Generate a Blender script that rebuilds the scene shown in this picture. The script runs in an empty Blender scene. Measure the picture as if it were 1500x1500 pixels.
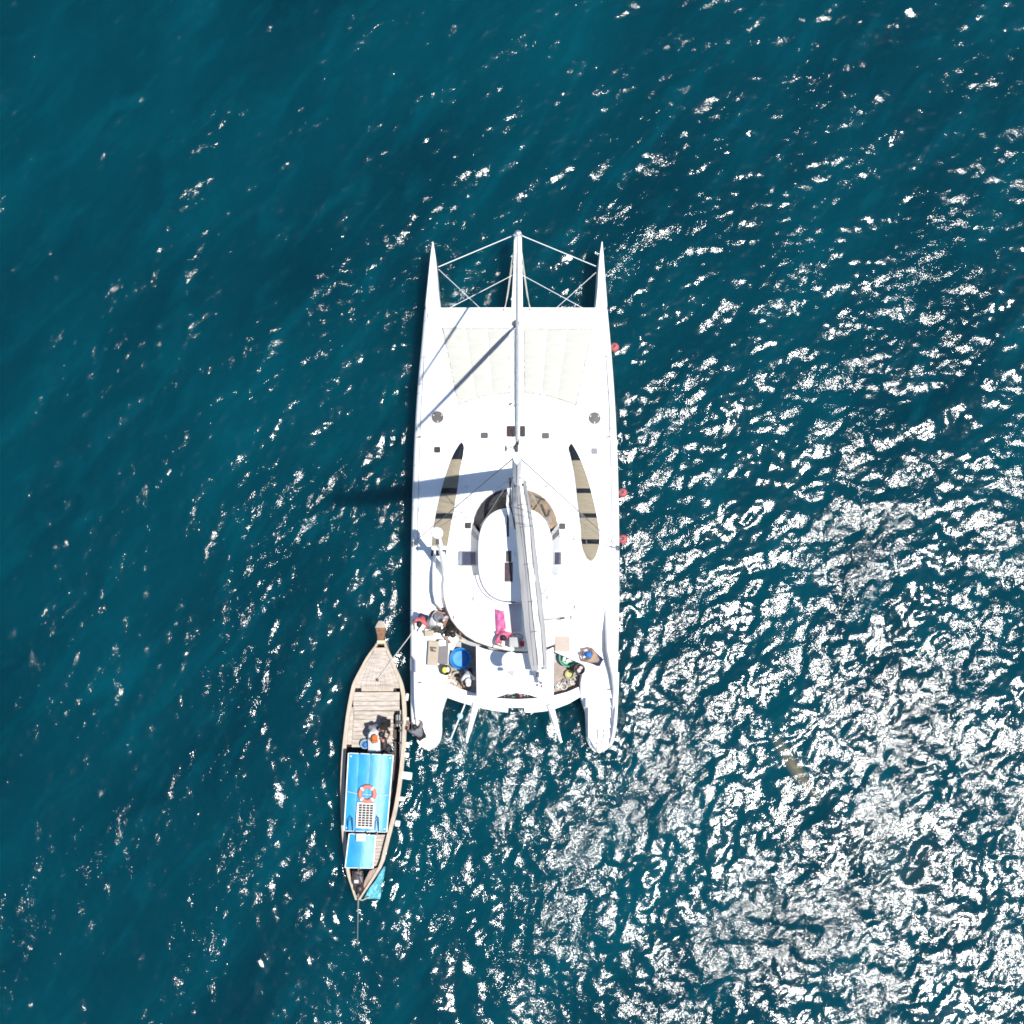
import bpy, bmesh, math, random
import numpy as np
from mathutils import Vector, Matrix
random.seed(7)
rng = np.random.default_rng(11)
sc = bpy.context.scene
R = math.radians

# ---------------------------------------------------------------- camera
CAM_H = 60.0
FPX = 37.0 * 58.0                    # focal length in photo pixels (1500 wide)
TILT = math.atan((1000 - 750) / FPX)  # slightly off straight down
cam = bpy.data.cameras.new('camera')
cam_o = bpy.data.objects.new('camera', cam)
sc.collection.objects.link(cam_o)
cam_o.location = (0, 0, CAM_H)
cam_o.rotation_euler = (TILT, 0, 0)
cam.sensor_width = 36
cam.lens = 36 * FPX / 1500
cam.clip_start = 0.5
cam.clip_end = 20000
sc.camera = cam_o

# ---------------------------------------------------------------- sky, sun, exposure
AZ, ZEN = R(17), R(16)
SUN = Vector((math.sin(ZEN) * math.cos(AZ), -math.sin(ZEN) * math.sin(AZ), math.cos(ZEN)))
w = bpy.data.worlds.new('World'); sc.world = w; w.use_nodes = True
nt = w.node_tree; nt.nodes.clear()
sky = nt.nodes.new('ShaderNodeTexSky'); sky.sky_type = 'NISHITA'; sky.sun_disc = False
sky.dust_density = 0.3; sky.ozone_density = 2.4
sky.sun_elevation = math.pi / 2 - ZEN
sky.sun_rotation = math.atan2(SUN.x, SUN.y)
bg = nt.nodes.new('ShaderNodeBackground'); bg.inputs[1].default_value = 0.1
wo = nt.nodes.new('ShaderNodeOutputWorld')
nt.links.new(sky.outputs[0], bg.inputs[0]); nt.links.new(bg.outputs[0], wo.inputs[0])
sl = bpy.data.lights.new('sun', 'SUN'); sl.energy = 5.0; sl.angle = R(0.53); sl.color = (1.0, 0.96, 0.9)
so = bpy.data.objects.new('sun', sl); sc.collection.objects.link(so)
so.rotation_euler = SUN.to_track_quat('Z', 'Y').to_euler(); so.location = (0, 0, 90)
sc.view_settings.view_transform = 'Standard'
sc.view_settings.look = 'None'
sc.view_settings.gamma = 1.0
sc.view_settings.use_curve_mapping = False
sc.view_settings.exposure = 0.5
sc.cycles.filter_width = 1.75

# ---------------------------------------------------------------- helpers
_ct, _st = math.cos(TILT), math.sin(TILT)
def P(px, py, z):
    """where the sight line of photo pixel (px,py) meets the height z (metres)"""
    u = (px - 750) / FPX; v = (750 - py) / FPX
    d = Vector((u, _st + v * _ct, -_ct + v * _st))
    t = (CAM_H - z) / -d.z
    return Vector((d.x * t, d.y * t, z))
M = 1 / 37.0                          # metres in one photo pixel at deck height

def link(o): sc.collection.objects.link(o); return o
def mesh(name, vf, m=None, parent=None, smooth=False):
    v, f = vf
    me = bpy.data.meshes.new(name)
    o = bpy.data.objects.new(name, me); link(o)
    off = Vector((0, 0, 0))
    if parent is not None:
        r = parent
        while r.parent is not None: r = r.parent
        off = Vector(r.location)
        o.parent = parent
    me.from_pydata([tuple(Vector(p) - off) for p in v], [], f)
    me.validate()
    bm = bmesh.new(); bm.from_mesh(me); bmesh.ops.recalc_face_normals(bm, faces=bm.faces); bm.to_mesh(me); bm.free()
    if smooth:
        me.polygons.foreach_set('use_smooth', [True] * len(me.polygons))
        if smooth != 'all':
            me.set_sharp_from_angle(angle=R(38))
    if m is not None: me.materials.append(m)
    return o
def tag(o, label=None, cat=None, group=None, kind=None):
    if label: o['label'] = label
    if cat: o['category'] = cat
    if group: o['group'] = group
    if kind: o['kind'] = kind
    return o
def empty(name, loc, label, cat, group=None):
    o = bpy.data.objects.new(name, None); link(o); o.location = loc; o.empty_display_size = .2
    return tag(o, label, cat, group)
def join(*parts):
    V, F = [], []
    for v, f in parts:
        b = len(V); V += list(v); F += [tuple(i + b for i in q) for q in f]
    return V, F
def box(c, s, rz=0, rx=0, ry=0):
    m = Matrix.Translation(Vector(c)) @ Matrix.Rotation(rz, 4, 'Z') @ Matrix.Rotation(ry, 4, 'Y') @ Matrix.Rotation(rx, 4, 'X')
    v = [m @ Vector((x * s[0] / 2, y * s[1] / 2, z * s[2] / 2)) for x in (-1, 1) for y in (-1, 1) for z in (-1, 1)]
    return v, [(0, 1, 3, 2), (4, 6, 7, 5), (0, 4, 5, 1), (2, 3, 7, 6), (0, 2, 6, 4), (1, 5, 7, 3)]
def bbox(c, s, b=.02, rz=0, ry=0, rx=0):
    """box with chamfered edges"""
    bm = bmesh.new()
    bmesh.ops.create_cube(bm, size=1)
    for q in bm.verts: q.co = Vector((q.co.x * s[0], q.co.y * s[1], q.co.z * s[2]))
    bmesh.ops.bevel(bm, geom=list(bm.edges), offset=b, segments=2, affect='EDGES', profile=.6)
    m = Matrix.Translation(Vector(c)) @ Matrix.Rotation(rz, 4, 'Z') @ Matrix.Rotation(ry, 4, 'Y') @ Matrix.Rotation(rx, 4, 'X')
    bm.verts.index_update()
    v = [m @ q.co for q in bm.verts]; f = [tuple(x.index for x in q.verts) for q in bm.faces]
    bm.free(); return v, f
def prism(poly, z0, z1):
    n = len(poly)
    v = [Vector((p[0], p[1], z0)) for p in poly] + [Vector((p[0], p[1], z1)) for p in poly]
    return v, [tuple(range(n - 1, -1, -1)), tuple(range(n, 2 * n))] + [(i, (i + 1) % n, n + (i + 1) % n, n + i) for i in range(n)]
def ploop(pts, z): return [P(x, y, z) for x, y in pts]
def slab(pts, z0, z1, b=.03):
    """plate whose top outline is given in photo pixels at z1, with a rounded upper edge"""
    top = ploop(pts, z1); n = len(top)
    c = sum(top, Vector()) / n
    def inset(d, z):
        out = []
        for i in range(n):
            a, q, e = top[i - 1], top[i], top[(i + 1) % n]
            t = (e - a); nrm = Vector((t.y, -t.x, 0)); nrm.normalize()
            if nrm.dot(c - q) < 0 and False: nrm = -nrm
            out.append(Vector((q.x, q.y, z)) + nrm * (d * SG))
        return out
    area = sum(top[i - 1].x * top[i].y - top[i].x * top[i - 1].y for i in range(n))
    SG = -1 if area > 0 else 1
    rings = [inset(0, z0), inset(0, z1 - b), inset(b * .3, z1 - b * .3), inset(b, z1)]
    V = [p for r in rings for p in r]; F = []
    for k in range(3):
        for i in range(n):
            j = (i + 1) % n
            F.append((k * n + i, k * n + j, (k + 1) * n + j, (k + 1) * n + i))
    F.append(tuple(range(3 * n, 4 * n))); F.append(tuple(range(n - 1, -1, -1)))
    return V, F
def tube(pts, r, seg=8, cap=True, flat=1.0):
    pts = [Vector(p) for p in pts]; n = len(pts)
    rr = r if isinstance(r, (list, tuple)) else [r] * n
    V, F = [], []
    ref = Vector((0, 0, 1))
    for i, p in enumerate(pts):
        t = (pts[min(i + 1, n - 1)] - pts[max(i - 1, 0)]).normalized()
        a = t.cross(ref)
        if a.length < 1e-3: a = t.cross(Vector((0, 1, 0)))
        a.normalize(); b = a.cross(t).normalized()
        for k in range(seg):
            q = 2 * math.pi * k / seg
            V.append(p + (a * math.cos(q) * flat + b * math.sin(q)) * rr[i])
    for i in range(n - 1):
        for k in range(seg):
            l = (k + 1) % seg
            F.append((i * seg + k, i * seg + l, (i + 1) * seg + l, (i + 1) * seg + k))
    if cap:
        F.append(tuple(range(seg - 1, -1, -1))); F.append(tuple(range((n - 1) * seg, n * seg)))
    return V, F
def lathe(c, prof, seg=24, tilt=None):
    """prof: (radius, z) pairs; open or closed by radius 0"""
    V, F = [], []; c = Vector(c)
    m = tilt or Matrix.Identity(3)
    for r, z in prof:
        for k in range(seg):
            q = 2 * math.pi * k / seg
            V.append(c + m @ Vector((r * math.cos(q), r * math.sin(q), z)))
    for i in range(len(prof) - 1):
        for k in range(seg):
            l = (k + 1) % seg
            F.append((i * seg + k, i * seg + l, (i + 1) * seg + l, (i + 1) * seg + k))
    return V, F
def loft(rows, close=True, caps=False):
    n = len(rows[0]); V = [p for r in rows for p in r]; F = []
    for i in range(len(rows) - 1):
        for k in range(n if close else n - 1):
            l = (k + 1) % n
            F.append((i * n + k, i * n + l, (i + 1) * n + l, (i + 1) * n + k))
    if caps:
        F.append(tuple(range(n - 1, -1, -1))); F.append(tuple(range((len(rows) - 1) * n, len(rows) * n)))
    return V, F
def torus(c, R0, r, seg=36, s2=12, a0=0, a1=2 * math.pi, tilt=None):
    V, F = [], []; c = Vector(c); full = abs(a1 - a0) > 6.28
    m = tilt or Matrix.Identity(3)
    n = seg if full else seg + 1
    for i in range(n):
        a = a0 + (a1 - a0) * i / seg
        for k in range(s2):
            q = 2 * math.pi * k / s2
            V.append(c + m @ Vector(((R0 + r * math.cos(q)) * math.cos(a), (R0 + r * math.cos(q)) * math.sin(a), r * math.sin(q))))
    for i in range(seg):
        j = (i + 1) % n
        for k in range(s2):
            l = (k + 1) % s2
            F.append((i * s2 + k, j * s2 + k, j * s2 + l, i * s2 + l))
    return V, F
def ball(c, s, seg=16, rings=10, rz=0):
    prof = [(max(1e-4, math.sin(math.pi * i / rings)), -math.cos(math.pi * i / rings)) for i in range(rings + 1)]
    v, f = lathe((0, 0, 0), prof, seg)
    m = Matrix.Rotation(rz, 3, 'Z')
    return [Vector(c) + m @ Vector((p.x * s[0], p.y * s[1], p.z * s[2])) for p in v], f
def interp(tab, y):
    ys = [t[0] for t in tab]
    return [float(np.interp(y, ys, [t[k] for t in tab])) for k in range(1, len(tab[0]))]
def smooth_interp(tab, y):
    """monotone-ish cubic through a table of (y, value)"""
    ys = np.array([t[0] for t in tab], float); vs = np.array([t[1] for t in tab], float)
    m = np.gradient(vs, ys); i = int(np.clip(np.searchsorted(ys, y) - 1, 0, len(ys) - 2))
    h = ys[i + 1] - ys[i]; t = min(max((y - ys[i]) / h, 0), 1)
    return float((2*t**3-3*t**2+1)*vs[i] + (t**3-2*t**2+t)*h*m[i] + (-2*t**3+3*t**2)*vs[i+1] + (t**3-t**2)*h*m[i+1])

# ---------------------------------------------------------------- materials
def mat(name, col, rough=.5, var=0.0, vscale=3.0, stretch=(1, 1, 1), bump=0.0, bscale=20.0, col2=None, metallic=0.0, coat=0.0, detail=4, spec=.5, ior=1.45):
    m = bpy.data.materials.new(name); m.use_nodes = True
    t = m.node_tree; b = t.nodes['Principled BSDF']
    b.inputs['Base Color'].default_value = (*col, 1); b.inputs['Roughness'].default_value = rough
    b.inputs['Metallic'].default_value = metallic; b.inputs['Coat Weight'].default_value = coat
    b.inputs['IOR'].default_value = ior; b.inputs['Specular IOR Level'].default_value = spec
    tc = t.nodes.new('ShaderNodeTexCoord'); mp = t.nodes.new('ShaderNodeMapping'); mp.inputs['Scale'].default_value = stretch
    t.links.new(tc.outputs['Object'], mp.inputs[0])
    if var > 0 or col2:
        n = t.nodes.new('ShaderNodeTexNoise'); n.inputs['Scale'].default_value = vscale; n.inputs['Detail'].default_value = detail
        t.links.new(mp.outputs[0], n.inputs[0])
        rp = t.nodes.new('ShaderNodeValToRGB'); rp.color_ramp.elements[0].position = .32; rp.color_ramp.elements[1].position = .68
        c2 = col2 or tuple(c * (1 - var) for c in col)
        rp.color_ramp.elements[0].color = (*c2, 1); rp.color_ramp.elements[1].color = (*col, 1)
        t.links.new(n.outputs[0], rp.inputs[0]); t.links.new(rp.outputs[0], b.inputs['Base Color'])
    if bump > 0:
        n2 = t.nodes.new('ShaderNodeTexNoise'); n2.inputs['Scale'].default_value = bscale; n2.inputs['Detail'].default_value = 5
        bp = t.nodes.new('ShaderNodeBump'); bp.inputs['Distance'].default_value = bump
        t.links.new(mp.outputs[0], n2.inputs[0]); t.links.new(n2.outputs[0], bp.inputs['Height']); t.links.new(bp.outputs[0], b.inputs['Normal'])
    return m
WHITE = mat('white_gelcoat', (.8, .8, .79), .32, var=.05, vscale=.7)
WHITE2 = mat('white_nonskid', (.78, .78, .77), .7, var=.07, vscale=1.1, bump=.002, bscale=60)
OFFW = mat('trampoline_cloth', (.43, .425, .385), .9, var=.07, vscale=2.5, stretch=(.6, 3, 1), bump=.02, bscale=5)
SEAM = mat('grey_caulk', (.13, .13, .135), .7)
HATCH = mat('smoked_acrylic', (.018, .016, .018), .25, col2=(.04, .034, .033), vscale=4)
HATCHL = mat('grey_acrylic', (.06, .06, .066), .3, col2=(.045, .045, .05), vscale=5)
MAROON = mat('maroon_acrylic', (.025, .012, .017), .22, col2=(.055, .03, .035), vscale=9)
GLASSD = mat('tinted_glass', (.012, .014, .018), .08)
SHADE = mat('tan_shade_mesh', (.25, .215, .155), .85, var=.18, vscale=3, stretch=(1, 7, 1), bump=.01, bscale=14)
SAILBAG = mat('grey_sail_bag', (.31, .31, .315), .9, var=.06, vscale=2, bump=.012, bscale=3.5, stretch=(2, .6, 1))
SAIL = mat('white_sailcloth', (.78, .78, .77), .8, var=.12, vscale=3, stretch=(4, .8, 1), bump=.05, bscale=4)
_t = SAIL.node_tree; _tr = _t.nodes.new('ShaderNodeBsdfTranslucent'); _tr.inputs[0].default_value = (.85, .85, .82, 1); _mx = _t.nodes.new('ShaderNodeMixShader'); _mx.inputs[0].default_value = .35
_o = _t.nodes['Material Output']; _t.links.new(_t.nodes['Principled BSDF'].outputs[0], _mx.inputs[1]); _t.links.new(_tr.outputs[0], _mx.inputs[2]); _t.links.new(_mx.outputs[0], _o.inputs[0])
STEEL = mat('stainless', (.6, .6, .6), .28, metallic=1.0)
WIRE = mat('rigging_wire', (.27, .27, .28), .45, metallic=.4)
ROPE = mat('rope', (.55, .52, .46), .9)
BLACKF = mat('black_fitting', (.02, .02, .022), .5)
TEAK = mat('weathered_teak', (.33, .27, .23), .8, var=.3, vscale=4, stretch=(1, 1, 1), bump=.004, bscale=25)
DASH = mat('tan_dashboard', (.33, .225, .13), .6, var=.45, vscale=4)
NAVY = mat('navy_cushion', (.012, .02, .06), .8, var=.3, vscale=6)
GREYP = mat('grey_paint', (.32, .33, .34), .6, var=.1)

def glass(name, tint, fac):
    m = bpy.data.materials.new(name); m.use_nodes = True; t = m.node_tree; t.nodes.clear()
    o = t.nodes.new('ShaderNodeOutputMaterial'); a = t.nodes.new('ShaderNodeBsdfTransparent'); a.inputs[0].default_value = (*tint, 1)
    g = t.nodes.new('ShaderNodeBsdfGlossy'); g.inputs['Roughness'].default_value = .06
    x = t.nodes.new('ShaderNodeMixShader'); x.inputs[0].default_value = .06; t.links.new(a.outputs[0], x.inputs[1]); t.links.new(g.outputs[0], x.inputs[2])
    t.links.new(x.outputs[0], o.inputs[0]); return m
GLASS = glass('windscreen_glass', (.82, .82, .8), .1)
GLASSG = glass('grey_hatch_and_shade_glass', (.5, .5, .56), .1)

# ================================================================ WATER
def water_material():
    m = bpy.data.materials.new('sea_water'); m.use_nodes = True; t = m.node_tree; t.nodes.clear()
    N, L = t.nodes.new, t.links.new
    out = N('ShaderNodeOutputMaterial'); mixs = N('ShaderNodeMixShader'); fr = N('ShaderNodeFresnel'); fr.inputs[0].default_value = 1.333
    sss = N('ShaderNodeSubsurfaceScattering'); sss.falloff = 'BURLEY'
    sss.inputs['Scale'].default_value = 1.0; sss.inputs['Radius'].default_value = (.9, 2.1, 2.2)
    gl = N('ShaderNodeBsdfGlossy'); gl.distribution = 'BECKMANN'; gl.inputs['Roughness'].default_value = WROUGH
    gl2 = N('ShaderNodeBsdfGlossy'); gl2.distribution = 'BECKMANN'; gl2.inputs['Roughness'].default_value = .30
    mg = N('ShaderNodeMixShader'); mg.inputs[0].default_value = .06; L(gl.outputs[0], mg.inputs[1]); L(gl2.outputs[0], mg.inputs[2])
    clr = N('ShaderNodeMath'); clr.operation = 'MULTIPLY'; L(fr.outputs[0], clr.inputs[0])
    L(clr.outputs[0], mixs.inputs[0]); L(sss.outputs[0], mixs.inputs[1]); L(mg.outputs[0], mixs.inputs[2]); L(mixs.outputs[0], out.inputs[0])
    tc = N('ShaderNodeTexCoord')
    def noise(scale, detail, stretch=(1, 1, 1), rot=0, rough=.5, dist=0):
        mp = N('ShaderNodeMapping'); mp.vector_type = 'TEXTURE'; mp.inputs['Scale'].default_value = tuple(1 / q for q in stretch); mp.inputs['Rotation'].default_value = (0, 0, rot)
        n = N('ShaderNodeTexNoise'); n.inputs['Scale'].default_value = scale; n.inputs['Detail'].default_value = detail
        n.inputs['Roughness'].default_value = rough; n.inputs['Distortion'].default_value = dist
        L(tc.outputs['Object'], mp.inputs[0]); L(mp.outputs[0], n.inputs[0]); return n.outputs[0]
    def ramp(src, p0, p1, c0, c1):
        r = N('ShaderNodeValToRGB'); r.color_ramp.elements[0].position = p0; r.color_ramp.elements[1].position = p1
        r.color_ramp.elements[0].color = (*c0, 1); r.color_ramp.elements[1].color = (*c1, 1); L(src, r.inputs[0]); return r.outputs[0]
    # body colour of the sea: deep teal with drifting paler veils and one silty plume
    c = ramp(noise(.16, 5, (1, .45, 1), R(-35), .55), .35, .72, WCOL[0], WCOL[1])
    veil = ramp(noise(.9, 6, (1, .3, 1), R(-38), .6, .6), .5, .85, (0, 0, 0), (1, 1, 1))
    mx = N('ShaderNodeMix'); mx.data_type = 'RGBA'
    mul = N('ShaderNodeMath'); mul.operation = 'MULTIPLY'; mul.inputs[1].default_value = .5; L(veil, mul.inputs[0])
    L(mul.outputs[0], mx.inputs[0]); L(c, mx.inputs[6]); mx.inputs[7].default_value = (*WCOL[2], 1)
    sep = N('ShaderNodeSeparateXYZ')
    # silt plume: elongated patch around a real spot of the sea
    s0 = P(1165, 1125, 0)
    mp = N('ShaderNodeMapping'); mp.vector_type = 'TEXTURE'; mp.inputs['Location'].default_value = s0
    mp.inputs['Rotation'].default_value = (0, 0, R(-56)); mp.inputs['Scale'].default_value = (2.6, .46, 1)
    wz = N('ShaderNodeTexNoise'); wz.inputs['Scale'].default_value = 1.1; wz.inputs['Detail'].default_value = 4; L(tc.outputs['Object'], wz.inputs[0])
    L(tc.outputs['Object'], mp.inputs[0])
    ln = N('ShaderNodeVectorMath'); ln.operation = 'LENGTH'; L(mp.outputs[0], ln.inputs[0])
    ad = N('ShaderNodeMath'); ad.operation = 'MULTIPLY_ADD'; L(wz.outputs[0], ad.inputs[0]); ad.inputs[1].default_value = .6; L(ln.outputs['Value'], ad.inputs[2])
    pl = ramp(ad.outputs[0], .35, 1.35, (.55,) * 3, (0, 0, 0))
    inv = N('ShaderNodeMath'); inv.operation = 'MULTIPLY_ADD'; inv.inputs[1].default_value = -1.3; inv.inputs[2].default_value = 1.0; inv.use_clamp = True; L(pl, inv.inputs[0]); L(inv.outputs[0], clr.inputs[1])
    mx2 = N('ShaderNodeMix'); mx2.data_type = 'RGBA'; L(pl, mx2.inputs[0]); L(mx.outputs[2], mx2.inputs[6]); mx2.inputs[7].default_value = (.2, .16, .09, 1)
    mp3 = N('ShaderNodeMapping'); mp3.vector_type = 'TEXTURE'; mp3.inputs['Location'].default_value = P(1310, 1240, 0)
    mp3.inputs['Rotation'].default_value = (0, 0, R(-30)); mp3.inputs['Scale'].default_value = (6.0, 4.0, 1); L(tc.outputs['Object'], mp3.inputs[0])
    ln3 = N('ShaderNodeVectorMath'); ln3.operation = 'LENGTH'; L(mp3.outputs[0], ln3.inputs[0])
    ad3 = N('ShaderNodeMath'); ad3.operation = 'ADD'; L(ln3.outputs['Value'], ad3.inputs[0]); L(wz.outputs[0], ad3.inputs[1])
    pl3 = ramp(ad3.outputs[0], .5, 1.6, (.09,) * 3, (0, 0, 0))  # broad faint tint: brownish water, with glint haze painted into its colour
    mx3 = N('ShaderNodeMix'); mx3.data_type = 'RGBA'; L(pl3, mx3.inputs[0]); L(mx2.outputs[2], mx3.inputs[6]); mx3.inputs[7].default_value = (.10, .10, .065, 1)
    L(mx3.outputs[2], sss.inputs['Color'])
    # small ripples, stronger inside wind patches
    gust = ramp(noise(.22, 3, (1, .6, 1), R(-30)), .36, .66, (.36,) * 3, (1, 1, 1))
    n1 = noise(5.2, 2, (1, .75, 1), R(-30), .5, .3)
    n2 = noise(19.0, 2, (1, .8, 1), R(20), .5, .2)
    b1 = N('ShaderNodeBump'); b1.inputs['Distance'].default_value = BUMP[0]; L(n1, b1.inputs['Height']); L(gust, b1.inputs['Strength'])
    b2 = N('ShaderNodeBump'); b2.inputs['Distance'].default_value = BUMP[1]; L(n2, b2.inputs['Height']); L(gust, b2.inputs['Strength']); L(b1.outputs[0], b2.inputs['Normal'])
    L(b2.outputs[0], gl.inputs['Normal']); L(b2.outputs[0], fr.inputs['Normal'])
    return m
WCOL = [(.0, .0185, .0295), (.0, .0365, .0525), (.0, .064, .088)]
BUMP = [.0165, .0130]
WSLOPE = .084
WROUGH = .125
def build_water():
    NG, LG = 840, 60.0
    k1 = 2 * np.pi * np.fft.fftfreq(NG, LG / NG)
    kx, ky = np.meshgrid(k1, k1); k = np.hypot(kx, ky); k[0, 0] = 1
    th = np.arctan2(ky, kx); wd = R(-50)
    dirn = .4 + .6 * np.cos(th - wd) ** 2
    S = (k ** -3.55 * np.exp(-(2 * np.pi / 2.6 / k) ** 2) + .25 * k ** -4.0 * np.exp(-(2 * np.pi / 7.0 / k) ** 2)) * np.exp(-(k / 26.0) ** 2) * dirn
    S[0, 0] = 0
    A = (rng.normal(size=k.shape) + 1j * rng.normal(size=k.shape)) * np.sqrt(S)
    h = np.real(np.fft.ifft2(A))
    gx, gy = np.gradient(h, LG / NG)
    h *= WSLOPE / np.sqrt((gx ** 2 + gy ** 2).mean() / 2)
    ax = (np.arange(NG) / (NG - 1) - .5) * LG
    x, y = np.meshgrid(ax, ax)
    h0 = h.copy()
    y = y + 7.0
    # wavelets slapping off the two hulls and the longtail
    def near(poly, lam, reach, amp, ph):
        d = np.full(x.shape, 1e9)
        for (ax_, ay_), (bx_, by_) in zip(poly[:-1], poly[1:]):
            vx, vy = bx_ - ax_, by_ - ay_; t = np.clip(((x - ax_) * vx + (y - ay_) * vy) / (vx * vx + vy * vy), 0, 1)
            d = np.minimum(d, np.hypot(x - ax_ - t * vx, y - ay_ - t * vy))
        wob = .5 * np.sin(1.7 * x + 2.3 * y + ph) + .5 * np.sin(2.9 * y - 1.1 * x + 2 * ph)
        return amp * np.exp(-(d / reach) ** 2) * np.sin(2 * np.pi * d / lam + 2.2 * wob) * (.55 + .45 * np.sin(3.1 * y + 1.3 * x + ph))
    W2 = lambda pts: [tuple(P(a, b, 0)[:2]) for a, b in pts]
    h += near(W2([(905, 470), (912, 700), (912, 900), (905, 1090)]), .55, 1.0, .021, .4)
    h += near(W2([(462, 722), (440, 765), (408, 800), (401, 868), (408, 900), (384, 940), (380, 1000), (376, 1070)]), .7, .32, .035, 1.2)
    h += near(W2([(598, 560), (592, 720), (592, 900)]), .55, 1.2, .014, 1.9)
    h += near(W2([(594, 1090), (584, 1190), (560, 1280), (527, 1330)]), .5, 1.9, .026, 2.7)
    h += near(W2([(500, 1060), (497, 1180), (508, 1290)]), .5, 1.1, .025, .9)
    h += near(W2([(610, 1106), (640, 1100)]), .5, 1.6, .016, 3.3)
    h += near(W2([(865, 1104), (895, 1106)]), .5, 1.4, .015, 5.3)
    edge = np.clip((LG / 2 - np.maximum(abs(x), abs(y - 7))) / 4.0, 0, 1)
    h = h * (1 - edge * (1 - np.interp(x, [-19, -4], [.86, 1.0])))
    co = np.stack([x, y, h], -1).reshape(-1, 3)
    i = np.arange(NG * NG).reshape(NG, NG)
    q = np.stack([i[:-1, :-1], i[:-1, 1:], i[1:, 1:], i[1:, :-1]], -1).reshape(-1, 4)
    # coarser sea around it (the same wave field carried on), then a flat skirt out to the horizon
    st_ = 4; nt_ = NG // st_; cs = LG / NG * st_ * NG / (NG - 1)
    def tile_h(ix, iy): return h0[(iy * st_) % NG, (ix * st_) % NG]
    lo, hi = -nt_, 2 * nt_
    gi = np.arange(lo, hi + 1)
    GX, GY = np.meshgrid(gi, gi)
    cx_ = -LG / 2 + GX * cs; cy_ = -LG / 2 + GY * cs + 7.0
    ed = np.clip((1.5 * LG - np.maximum(abs(cx_), abs(cy_ - 7))) / 8.0, 0, 1)
    inside = (np.maximum(abs(cx_), abs(cy_ - 7)) < LG / 2 - .05)
    ch_ = tile_h(GX, GY) * ed - np.where(inside, .03, 0)
    c0 = len(co); n_ = len(gi); ci = np.arange(n_ * n_).reshape(n_, n_) + c0
    co = np.concatenate([co, np.stack([cx_, cy_, ch_], -1).reshape(-1, 3)])
    cq = np.stack([ci[:-1, :-1], ci[:-1, 1:], ci[1:, 1:], ci[1:, :-1]], -1).reshape(-1, 4)
    qc = np.stack([np.maximum(abs(cx_), abs(cy_ - 7))[:-1, :-1], np.maximum(abs(cx_), abs(cy_ - 7))[1:, 1:]]).max(0).ravel()
    cq = cq[qc > LG / 2 - .9]
    q = np.concatenate([q, cq])
    B = 6000.0; o0_ = len(co)
    co = np.concatenate([co, np.array([[-B, -B, 0], [B, -B, 0], [B, B, 0], [-B, B, 0]])])
    inn = [ci[0, 0], ci[0, -1], ci[-1, -1], ci[-1, 0]]
    q = np.concatenate([q, np.array([(o0_ + a, o0_ + (a + 1) % 4, inn[(a + 1) % 4], inn[a]) for a in range(4)])])
    me = bpy.data.meshes.new('sea')
    me.vertices.add(len(co)); me.vertices.foreach_set('co', co.ravel().astype(np.float32))
    me.loops.add(q.size); me.loops.foreach_set('vertex_index', q.ravel().astype(np.int32))
    me.polygons.add(len(q)); me.polygons.foreach_set('loop_start', (np.arange(len(q)) * 4).astype(np.int32))
    me.polygons.foreach_set('use_smooth', np.ones(len(q), bool))
    me.update(calc_edges=True)
    me.materials.append(water_material())
    o = link(bpy.data.objects.new('sea', me)); o['kind'] = 'structure'
    return o
build_water()

# ================================================================ CATAMARAN
DZ = 2.0
OUT_L = [(354, 633.5), (375, 630), (400, 627), (450, 621.5), (500, 617), (560, 611.5), (640, 606.5), (720, 603.5), (800, 601.5), (870, 600.5), (950, 600.5), (1000, 601), (1060, 602.5), (1080, 604.5), (1088, 608), (1095, 613), (1099, 617.5), (1101.3, 621), (1102.3, 624)]
OUT_R = [(354, 882.5), (375, 884.5), (400, 886.5), (450, 890.5), (500, 895), (580, 901), (660, 905), (760, 907.5), (850, 908), (950, 906.5), (1040, 903.5), (1070, 902), (1086, 900), (1094, 897), (1100, 892.5), (1103.5, 888.5), (1105.3, 885), (1106, 882)]
IN_L = [(354, 634.5), (375, 638), (400, 640.5), (446, 645), (470, 652), (1000, 657), (1022, 655), (1037, 647.5), (1060, 645.5), (1080, 644.5), (1088, 642.5), (1095, 638), (1099, 633), (1101.3, 629), (1102.3, 625.5)]
IN_R = [(354, 881.5), (375, 878), (400, 875.5), (446, 871.5), (470, 864), (1000, 849), (1022, 850), (1037, 857), (1060, 860), (1080, 861), (1088, 863), (1095, 866.5), (1100, 870), (1103.5, 874), (1105.3, 877.5), (1106, 881)]
cat = empty('catamaran', P(757, 760, 0), 'large white sailing catamaran with two hulls, mast and grey sail bag on the boom', 'catamaran')

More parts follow.
